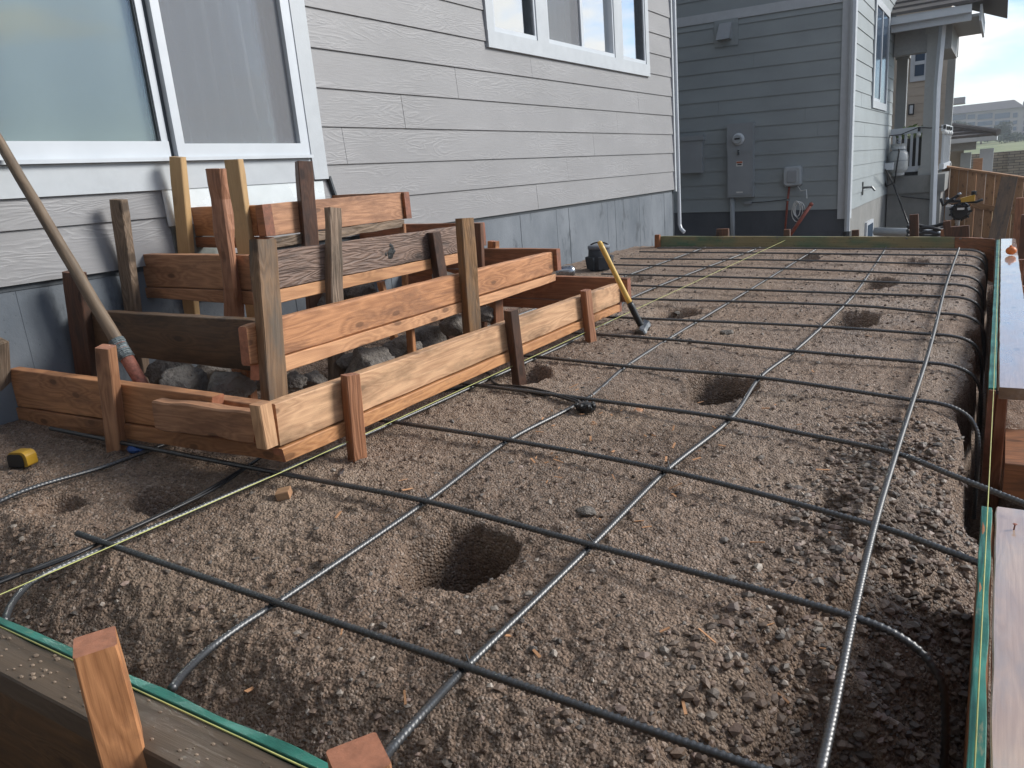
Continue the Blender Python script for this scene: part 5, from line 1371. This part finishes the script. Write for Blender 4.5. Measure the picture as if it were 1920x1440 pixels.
# lap splices with wire
def splice(a, b, c, label):
    p, q = g(*a, c), g(*b, c); s = Vector((.013, 0, .001))
    rebar([p + s, q + s], label)
splice((1692, 742), (1716, 722), CR, 'short lapped rebar end tied on the rightmost bar') if False else None
mb_t = MB(); rr = random.Random(31)
crossings = [(520, 1130), (875, 1250), (1600, 1157), (800, 940), (1110, 1022), (1640, 985), (955, 825), (1250, 882), (1680, 850), (1100, 748), (1370, 785), (1712, 750), (1190, 688), (1425, 708), (1270, 632), (1490, 658), (1735, 680), (1538, 612), (1750, 627)]
for (px, py) in crossings:
    c = g(px, py, .022)
    m = MB(); pts = []
    for k in range(19):
        an = k / 18 * 4 * math.pi; pts.append(c + Vector((math.cos(an) * .009, math.sin(an) * .009 * (1 if k % 2 else .8), .004 * math.sin(an * .5) - .001)))
    pts += [c + Vector((rr.uniform(-.02, .02), rr.uniform(-.02, .02), .016))]
    m.tube(pts, .0016, 5)
    tag(m.build('tie_wire', M['rubber'], None), 'thin black wire twisted round a crossing of two rebars', 'wire', 'wire ties at the rebar crossings')

# ------------------------------------------------------------------ rubble under the steps
def rock(c, r, seed, sc=(1, 1, .75)):
    bm = bmesh.new(); bmesh.ops.create_icosphere(bm, subdivisions=4, radius=1.0)
    q = random.Random(seed); pl_ = [(Vector((q.gauss(0, 1), q.gauss(0, 1), q.gauss(0, .8))).normalized(), q.uniform(.52, .88)) for _ in range(13)]
    for v in bm.verts:
        p = v.co.copy()
        for n, h in pl_:
            dd = p.dot(n)
            if dd > h: p -= n * (dd - h) * .85
        p *= 1 + .16 * mn.noise(v.co * 1.7 + Vector((seed, 0, 0))) + .09 * mn.noise(v.co * 4.5 + Vector((0, seed, 0))) + .045 * mn.noise(v.co * 11) + .03 * mn.noise(v.co * 23)
        v.co = Vector((p.x * sc[0], p.y * sc[1], p.z * sc[2])) * r
    a_ = q.uniform(0, 6.28)
    bmesh.ops.rotate(bm, verts=bm.verts, cent=(0, 0, 0), matrix=Matrix.Rotation(a_, 3, 'Z'))
    me = bpy.data.meshes.new('concrete_rubble'); bm.to_mesh(me); bm.free(); me.materials.append(M['rubble'])
    me.polygons.foreach_set('use_smooth', [True] * len(me.polygons))
    o = bpy.data.objects.new('concrete_rubble', me); put(o, None, Matrix.Translation(c)); return o
RK = [((345, 727), .40, 1.33, .088, 'pitted grey rubble lump in the opening behind the splice block, front left one'),
      ((432, 722), .0, 1.42, .072, 'rounded grey rubble lump in front of the reddish support stake'),
      ((322, 697), .0, 1.62, .085, 'tall grey rubble lump at the back left, touching the foot of the leaning handle'),
      ((395, 697), .0, 1.66, .095, 'flat rubble slab wedged under the dark wet side board'),
      ((378, 738), .0, 1.40, .026, 'fist sized bit of rubble between two larger lumps'),
      ((388, 752), .0, 1.36, .022, 'smallest bit of rubble against the lowest form board'),
      ((478, 705), .0, 1.60, .07, 'rubble lump half hidden behind the corner post'),
      ((552, 718), .0, 1.62, .05, 'pale pitted rubble lump just right of the corner post'),
      ((588, 716), .0, 1.75, .05, 'dark rubble lump between the corner post and the split stake'),
      ((655, 680), .0, 1.95, .055, 'rubble lump just right of the split stake'),
      ((695, 688), .0, 1.92, .115, 'broad brown rubble slab seen over the lowest form board'),
      ((742, 655), .0, 2.15, .085, 'cracked clod of rubble at the middle of the opening'),
      ((772, 652), .0, 2.16, .04, 'small rubble bit beside the cracked clod'),
      ((800, 640), .0, 2.45, .10, 'low brown rubble mound before the dark stake'),
      ((858, 610), .0, 2.45, .07, 'ribbed rubble lump left of the far ochre post'),
      ((672, 552), .0, 2.35, .085, 'dark rounded rubble lump seen under the third tier strip'),
      ((608, 560), .0, 2.2, .07, 'dark rubble lump left of the split stake under the third tier'),
      ((830, 523), .0, 3.0, .07, 'grey rubble lump far back under the third tier'),
      ((905, 590), .0, 2.75, .06, 'dark rubble lump right of the far ochre post')]
for i, (pp, _, Y, r, lb) in enumerate(RK):
    c = YP(pp[0], pp[1], Y)
    tag(rock(c, r, i * 3.7 + 1, (1.05, 1, .72)), lb, 'rubble', 'broken concrete rubble under the step forms')

# ------------------------------------------------------------------ tools and odds and ends
# digging bar with a wooden handle
bot = YP(270, 726, 1.33); top = W(0, 268, .05); d = (top - bot)
sh = thing('shovel', 'long worn wooden tool handle with tape and rusty socket leaning on the siding', 'shovel', bot)
pj = bot + d * .145
pts = [bot + d * (.16 + .92 * k / 24) + Vector((mn.noise(Vector((k * .3, 1, 0))) * .004, 0, mn.noise(Vector((k * .3, 7, 0))) * .004)) for k in range(25)]
L_ = d.length
mv = frame(pts[0], pts[-1], Vector((0, 0, 1))); mvi = mv.inverted()
m = MB(); m.tube([mvi @ p for p in pts], [.0205 - .0000 * k - .0045 * (k / 24) for k in range(25)], 14); m.build('handle', M['handle'], sh, True, mv)
m = MB(); pts = [bot + d * (-.12 + .30 * k / 10) for k in range(11)]; m.tube(pts, [.017, .018, .018, .019, .019, .020, .0205, .021, .0212, .0215, .0218], 12); m.build('socket', M['rusty'], sh, True)
m = MB(); pts = [bot + d * (.115 + .075 * k / 40) for k in range(41)]; q = random.Random(2)
wv = [.0235 + .002 * math.sin(k * 1.9) + q.uniform(-.001, .001) for k in range(41)]
m.tube(pts, wv, 12); m.build('tape_wrap', M['tape'], sh, False)
m = MB(); e0 = bot - d * .12; m.hexa([e0 + Vector((-.07, -.02, -.22)), e0 + Vector((.07, -.02, -.22)), e0 + Vector((.07, .0, -.22)), e0 + Vector((-.07, .0, -.22))], [e0 + Vector((-.08, -.02, 0)), e0 + Vector((.08, -.02, 0)), e0 + Vector((.08, .006, 0)), e0 + Vector((-.08, .006, 0))]); m.build('blade', M['rusty'], sh)

# sledge hammer
hd = G(1205, 617, .028); tp = W(1125, 456, X1 + .035)
hm = thing('sledgehammer', 'short sledgehammer with yellow handle leaning on the far corner of the lowest step form', 'hammer', hd)
d = tp - hd
m = MB(); m.tube([hd + d * (.30 + .70 * k / 10) for k in range(11)], [.0125, .0125, .0120, .0118, .0115, .0112, .011, .011, .0112, .0116, .0108], 12); m.ball(tp, .0108); m.build('handle', M['toolyellow'], hm, True)
m = MB(); m.tube([hd + d * (.02 + .30 * k / 8) for k in range(9)], [.0135, .0145, .0145, .0148, .0145, .0148, .015, .0148, .0135], 12); m.build('grip', M['black'], hm, True)
ax = (ZP(1222, 606, hd.z) - ZP(1188, 628, hd.z)).normalized()
ax = (ax - d.normalized() * ax.dot(d.normalized())).normalized()
m = MB(); prof = [(-.056, .021), (-.050, .027), (-.032, .029), (-.022, .024), (.022, .024), (.032, .029), (.050, .027), (.056, .021)]
m.tube([hd + ax * a for a, r in prof], [r for a, r in prof], 8); m.build('head', M['steel'], hm)

# tool bag
c = G(1125, 506, 0)
tbg = thing('tool_bag', 'dark grey bucket shaped nylon tool bag standing by the foundation', 'bag', c)
m = MB(); prof = [(0, .072), (.01, .08), (.09, .082), (.17, .076)]
m.tube([c + Vector((0, 0, h)) for h, r in prof], [r for h, r in prof], 16); m.build('bag_body', M['bagcloth'], tbg, True)
m = MB()
for a0 in range(0, 360, 60):
    an = math.radians(a0 + 10); o = Vector((math.cos(an), math.sin(an), 0)); s = Vector((-o.y, o.x, 0))
    b0 = c + o * .079 + Vector((0, 0, .015)); m.hexa([b0 - s * .03, b0 + s * .03, b0 + s * .03 + o * .012, b0 - s * .03 + o * .012], [b0 - s * .032 + Vector((0, 0, .085)), b0 + s * .032 + Vector((0, 0, .085)), b0 + s * .034 + o * .02 + Vector((0, 0, .085)), b0 - s * .034 + o * .02 + Vector((0, 0, .085))])
m.build('pocket', M['bagcloth'], tbg)
m = MB(); m.tube([c + Vector((0, 0, .155)), c + Vector((0, 0, .178)), c + Vector((0, 0, .182))], [.081, .082, .074], 16); m.build('bag_rim', M['baggrey'], tbg, True)
m = MB(); pts = [c + Vector((.075 * math.cos(k / 10 * math.pi), .01, .17 + .03 * math.sin(k / 10 * math.pi))) for k in range(11)]; m.tube(pts, .006, 6); m.build('bag_handle', M['bagcloth'], tbg, True)
# galvanised can lying on the dirt
c = G(1064, 521, 0) + Vector((0, 0, .044)); ax = (r_ - Vector((0, 0, r_.z))).normalized()
cn = thing('metal_can', 'shiny rounded metal can lying on its side between the step forms and the tool bag', 'can', c)
prof = [(-.075, .041), (-.068, .043), (.02, .044), (.038, .041), (.050, .031), (.058, .015), (.060, .002)]
m = MB(); m.tube([c + ax * a for a, r in prof], [r for a, r in prof], 18); m.build('can_body', M['galv'], cn, True)
m = MB(); m.tube([c + ax * -.070, c + ax * -.063], .0455, 18); m.build('rim', M['galv'], cn)
# tape measure
c = G(46, 872, 0.0)
tm_ = thing('tape_measure', 'yellow and black tape measure lying on the dirt in front of the foundation', 'tape measure', c)
Rz = Matrix.Rotation(math.radians(18), 4, 'Z'); T_ = Matrix.Translation(c + Vector((0, 0, .001))) @ Rz
def rprism(w, h, r, t0, t1):
    b_ = MB(); pts = []
    for (cx, cz, a0) in ((w / 2 - r, h - r, 0), (-w / 2 + r, h - r, 90), (-w / 2 + r * .4, r * .4, 180), (w / 2 - r * .4, r * .4, 270)):
        rad = r if a0 < 180 else r * .4
        for k in range(6): an = math.radians(a0 + k * 18); pts.append((cx + rad * math.cos(an), cz + rad * math.sin(an)))
    n = len(pts)
    b_.add([(x, t0, z) for x, z in pts] + [(x, t1, z) for x, z in pts], [tuple(range(n)), tuple(range(n, 2 * n))[::-1]] + [(j, n + j, n + (j + 1) % n, (j + 1) % n) for j in range(n)])
    return b_
rprism(.066, .044, .018, -.018, .018).build('case', M['dewalt'], tm_, False, T_)
rprism(.056, .036, .014, -.0205, .0205).build('side_panel', M['black'], tm_, False, T_ @ Matrix.Translation((-.006, 0, .002)))
m = MB(); m.box((-.034, -.012, .012), (-.030, .012, .034)); m.box((-.036, -.019, -.001), (.02, .019, .010)); m.build('rubber_bumper', M['black'], tm_, False, T_)
m = MB(); m.box((-.042, -.009, .001), (-.035, .009, .012)); m.build('tape_hook', M['steel'], tm_, False, T_)
# offcuts
def block(name, px, py, size, rz, mat, label, cat):
    c = G(px, py, 0) + Vector((0, 0, size[2] * .35))
    a = math.radians(rz); x = Vector((math.cos(a), math.sin(a), .12))
    o = beam(name, c - x * size[0] / 2, c + x * size[0] / 2, size[1], size[2], mat, None, (-math.sin(a), math.cos(a), .1), .0005, .0015, 3)
    return tag(o, label, cat)
block('wood_offcut', 533, 930, (.032, .034, .020), 35, M['pine'], 'small pale wooden block lying alone on the dirt by the yellow line', 'offcut')
block('wood_offcut', 1196, 772, (.026, .022, .008), 80, M['fir'], 'small flat reddish wood chip behind the black cable plug', 'offcut')
m = MB(); c0 = G(636, 893, .008); c1 = G(642, 881, .010); m.tube([c0, c1], .0055, 8)
tag(m.build('metal_sleeve', M['galv'], None), 'small silvery tube lying at the foot of the nearest front stake', 'tube')
# cable and plug
c = G(1098, 764, .02)
m = MB()
q = random.Random(6)
m.ball(c, .030, 10, 7, 0, (1.15, .8, .62))
for k in range(7):
    an = k / 7 * 6.28; m.ball(c + Vector((math.cos(an) * .028, math.sin(an) * .02, .008)), .0095, 6, 5)
pg = m.build('cable_plug', M['black'], None); tag(pg, 'knobbly black plastic plug lying against a rebar in the middle of the pad', 'plug')
def cable(pxs, r, label, c=.012):
    pts = [G(px, py, c + dz) for px, py, dz in pxs]
    m = MB(); m.tube(spline(pts, .02), r, 7)
    return tag(m.build('cable', M['rubber'], None, True), label, 'cable')
cable([(1085, 752, .012), (1040, 738, .012), (985, 726, .012), (930, 722, .006), (880, 724, 0), (820, 735, 0)], .0045, 'thin black cable running from the plug to the step forms')
cable([(1088, 757, .010), (1045, 743, .010), (985, 731, .010), (930, 720, .012), (915, 700, .0), (880, 690, 0)], .0045, 'second black cable beside it, curling under the lowest step form')
cable([(500, 850, 0), (470, 871, 0), (410, 912, 0), (335, 950, .004), (250, 990, .004), (160, 1030, 0), (80, 1060, 0), (0, 1092, 0), (-60, 1115, 0)], .0042, 'black cord snaking beside the yellow line at the left')
cable([(505, 846, 0), (475, 866, .003), (400, 912, .004), (325, 953, 0), (240, 992, 0), (150, 1036, .004), (75, 1066, 0), (-10, 1088, .003), (-60, 1108, 0)], .0036, 'thinner black cord twined with the one beside the yellow line')
m = MB(); c = G(252, 842, .01); m.ball(c, .022, 10, 6, 0, (1.3, .8, .6)); m.ball(c + Vector((.03, .01, -.004)), .014, 8, 5)
tag(m.build('blue_wrapper', M['bluepl'], None), 'crumpled blue plastic bit under the left side of the lowest step form', 'plastic bit')
c = ZP(1896, 470, ZT + .03); m = MB(); m.ball(c, .030, 12, 8, 0, (1, 1, .85)); m.tube([c + Vector((0, 0, .02)), c + Vector((-.006, 0, .032))], .008, 6)
tag(m.build('orange_cap', M['orange'], None, True), 'round orange cap sitting on the wet plank near its far corner', 'cap')
# loose stones worth naming
for (px, py, r, lb) in ((1100, 958, .020, 'smooth oblong brown stone half sunk in the dirt below the middle bar'), (1562, 945, .014, 'smooth pale pebble, larger than the gravel round it, by the rightmost bar'), (1360, 627, .026, 'grey flat stone behind the round middle hole'), (430, 1238, .012, 'grey angular stone by the bend of the left bar'), (1535, 940, .012, 'grey rounded stone on the gravelly patch left of the rightmost bar'), (1268, 575, .02, 'buff flat stone near the third hole')):
    p = G(px, py, 0); p.z = gh(p.x, p.y) + r * .25
    o = rock(p, r, px * .1, (1.5, 1, .65)); o.name = 'stone'; o.data.name = 'stone'; tag(o, lb, 'stone', 'single larger stones on the dirt pad')
# chips and splinters
m = MB(); q = random.Random(12)
for k in range(95):
    px, py = q.uniform(420, 1640), 480 + 820 * q.random() ** 1.1
    if k < 45: px, py = q.gauss(1150, 130), q.gauss(830, 60)
    p = G(px, py, 0)
    if not (1.4 < p.x < 2.65 and .6 < p.y < 6.4): continue
    p.z = gh(p.x, p.y) + .009
    a = q.uniform(0, 6.28); L2 = q.uniform(.004, .018); w = q.uniform(.0012, .005)
    x = Vector((math.cos(a), math.sin(a), q.uniform(-.25, .25))) * L2; y = Vector((-math.sin(a), math.cos(a), q.uniform(-.3, .3))) * w; z = Vector((0, 0, .0015))
    m.hexa([p - x - y * .3, p + x - y, p + x + y * .4, p - x + y], [p - x - y * .3 + z, p + x - y + z, p + x + y * .4 + z, p - x + y + z])
tag(m.build('wood_chips', plain('chip_wood', (.42, .22, .11), .8, var=.3), None), 'wood chips and splinters strewn over the dirt pad', 'wood chips', kind='stuff')

# power screed beyond the far board
MY = 8.0
def m_(px, py, d=0.0): return YP(px, py, MY + d)
ps = thing('power_screed', 'black petrol engine tool with yellow tank and handlebars beyond the far form board', 'power tool', m_(1800, 440))
c = m_(1801, 396); s = .0054
m = MB(); m.tube([c + Vector((0, .10, 0)), c + Vector((0, -.02, 0)), c + Vector((0, -.05, 0))], [.075, .08, .06], 14)
for k in range(9):
    an = k / 9 * 6.28; m.tube([c + Vector((math.cos(an) * .07, -.03, math.sin(an) * .07)), c + Vector((math.cos(an) * .085, -.055, math.sin(an) * .075))], .010, 5)
m.build('engine', M['engineblack'], ps)
m = MB(); m.box((c.x - .12, MY - .02, c.z - .07), (c.x - .06, MY + .10, c.z + .05)); m.build('muffler', M['panelgrey'], ps)
a = m_(1803, 375); b = m_(1828, 368)
m = MB(); m.hexa([(a.x, MY - .03, a.z - .02), (b.x, MY - .03, b.z - .04), (b.x, MY + .07, b.z - .04), (a.x, MY + .07, a.z - .02)], [(a.x - .01, MY - .02, a.z + .015), (b.x, MY - .02, b.z + .015), (b.x, MY + .06, b.z + .015), (a.x - .01, MY + .06, a.z + .015)]); tk_ = m.build('fuel_tank', M['dewalt'], ps)
m = MB(); m.tube([b + Vector((-.01, .02, .01)), b + Vector((-.01, .02, .045))], .022, 10); m.build('fuel_cap', M['engineblack'], tk_)
m = MB(); m.tube([m_(1764, 372), m_(1768, 385), m_(1778, 378), m_(1798, 366), m_(1799, 362)], .014, 8); m.tube([m_(1778, 378), m_(1800, 377), m_(1830, 379), m_(1843, 374)], .012, 8); m.build('handlebar', M['engineblack'], ps, True)
m = MB(); m.ball(m_(1799, 364), .016); m.ball(m_(1776, 374), .018); m.ball(m_(1789, 373), .014); m.build('knob', M['galv'], ps)
m = MB(); m.box((m_(1777, 382).x, MY - .085, m_(1777, 387).z), (m_(1784, 382).x, MY - .08, m_(1777, 382).z)); m.build('engine_sticker', M['labelwhite'], ps)
m = MB(); m.box((c.x - .025, MY - .064, c.z + .016), (c.x + .03, MY - .056, c.z + .034)); m.build('engine_sticker', M['labelwhite'], ps)
m = MB(); m.tube([m_(1815, 392), m_(1822, 384)], .007, 6); m.build('pull_cord_handle', M['fir'], ps)
m = MB(); m.tube([c + Vector((-.02, .03, -.07)), c + Vector((-.03, .03, -.80))], .02, 8); m.box((c.x - .6, MY - .02, c.z - .84), (c.x + .4, MY + .08, c.z - .78)); m.build('screed_blade', M['galv'], ps)
# coiled hose behind the far board
m = MB(); pts = []
for k in range(60):
    an = k / 59 * 6.283 * 2.5 + .4; c = YP(1738, 440, 8.6); pts.append(c + Vector((math.cos(an) * .17, math.sin(an) * .12, .02 * math.sin(an * 3) - .02 + .002 * k)))
m.tube(pts, .016, 7); tag(m.build('hose', M['rubber'], None, True), 'black hose coiled on the ground behind the far form board', 'hose')
# white pipe lying before the porch
a = YP(1640, 434, 9.4); b = YP(1762, 437, 9.2); m = MB(); m.tube([a, b], .045, 10)
tag(m.build('pipe', M['boxgrey'], None, True), 'pale grey pipe lying on the ground in front of the porch', 'pipe')
# stakes in the yard at the far right
for (px, py, Y, w, mt, lb) in ((1913, 371, 7.6, .06, 'redwood', 'tall square stake at the right edge of the picture, in front of the fence'), (1929, 402, 6.9, .09, 'darkred', 'dark upright board at the right edge of the picture, nearer than the tall stake')):
    p = YP(px, py, Y); o = beam('yard_stake', p, Vector((p.x, p.y, -.9)), w, .05, M[mt], None, (1, 0, 0)); tag(o, lb, 'stake')
# stringer line and boards by the corner
for k, (py, dx) in enumerate(((452, 0), (462, .0), (471, .0))):
    pass

# ------------------------------------------------------------------ the air
mb = MB(); mb.box((-1650, -1650, -8), (1650, 1950, 14))
hz = NT('haze_air'); hz.t.nodes.remove(hz.b)
pv = hz.n('ShaderNodeVolumePrincipled'); pv.inputs['Color'].default_value = (.86, .92, 1.0, 1); pv.inputs['Density'].default_value = 0.0013
hz.t.links.new(pv.outputs[0], hz.out.inputs['Volume'])
tag(mb.build('haze', hz.m), kind='stuff')
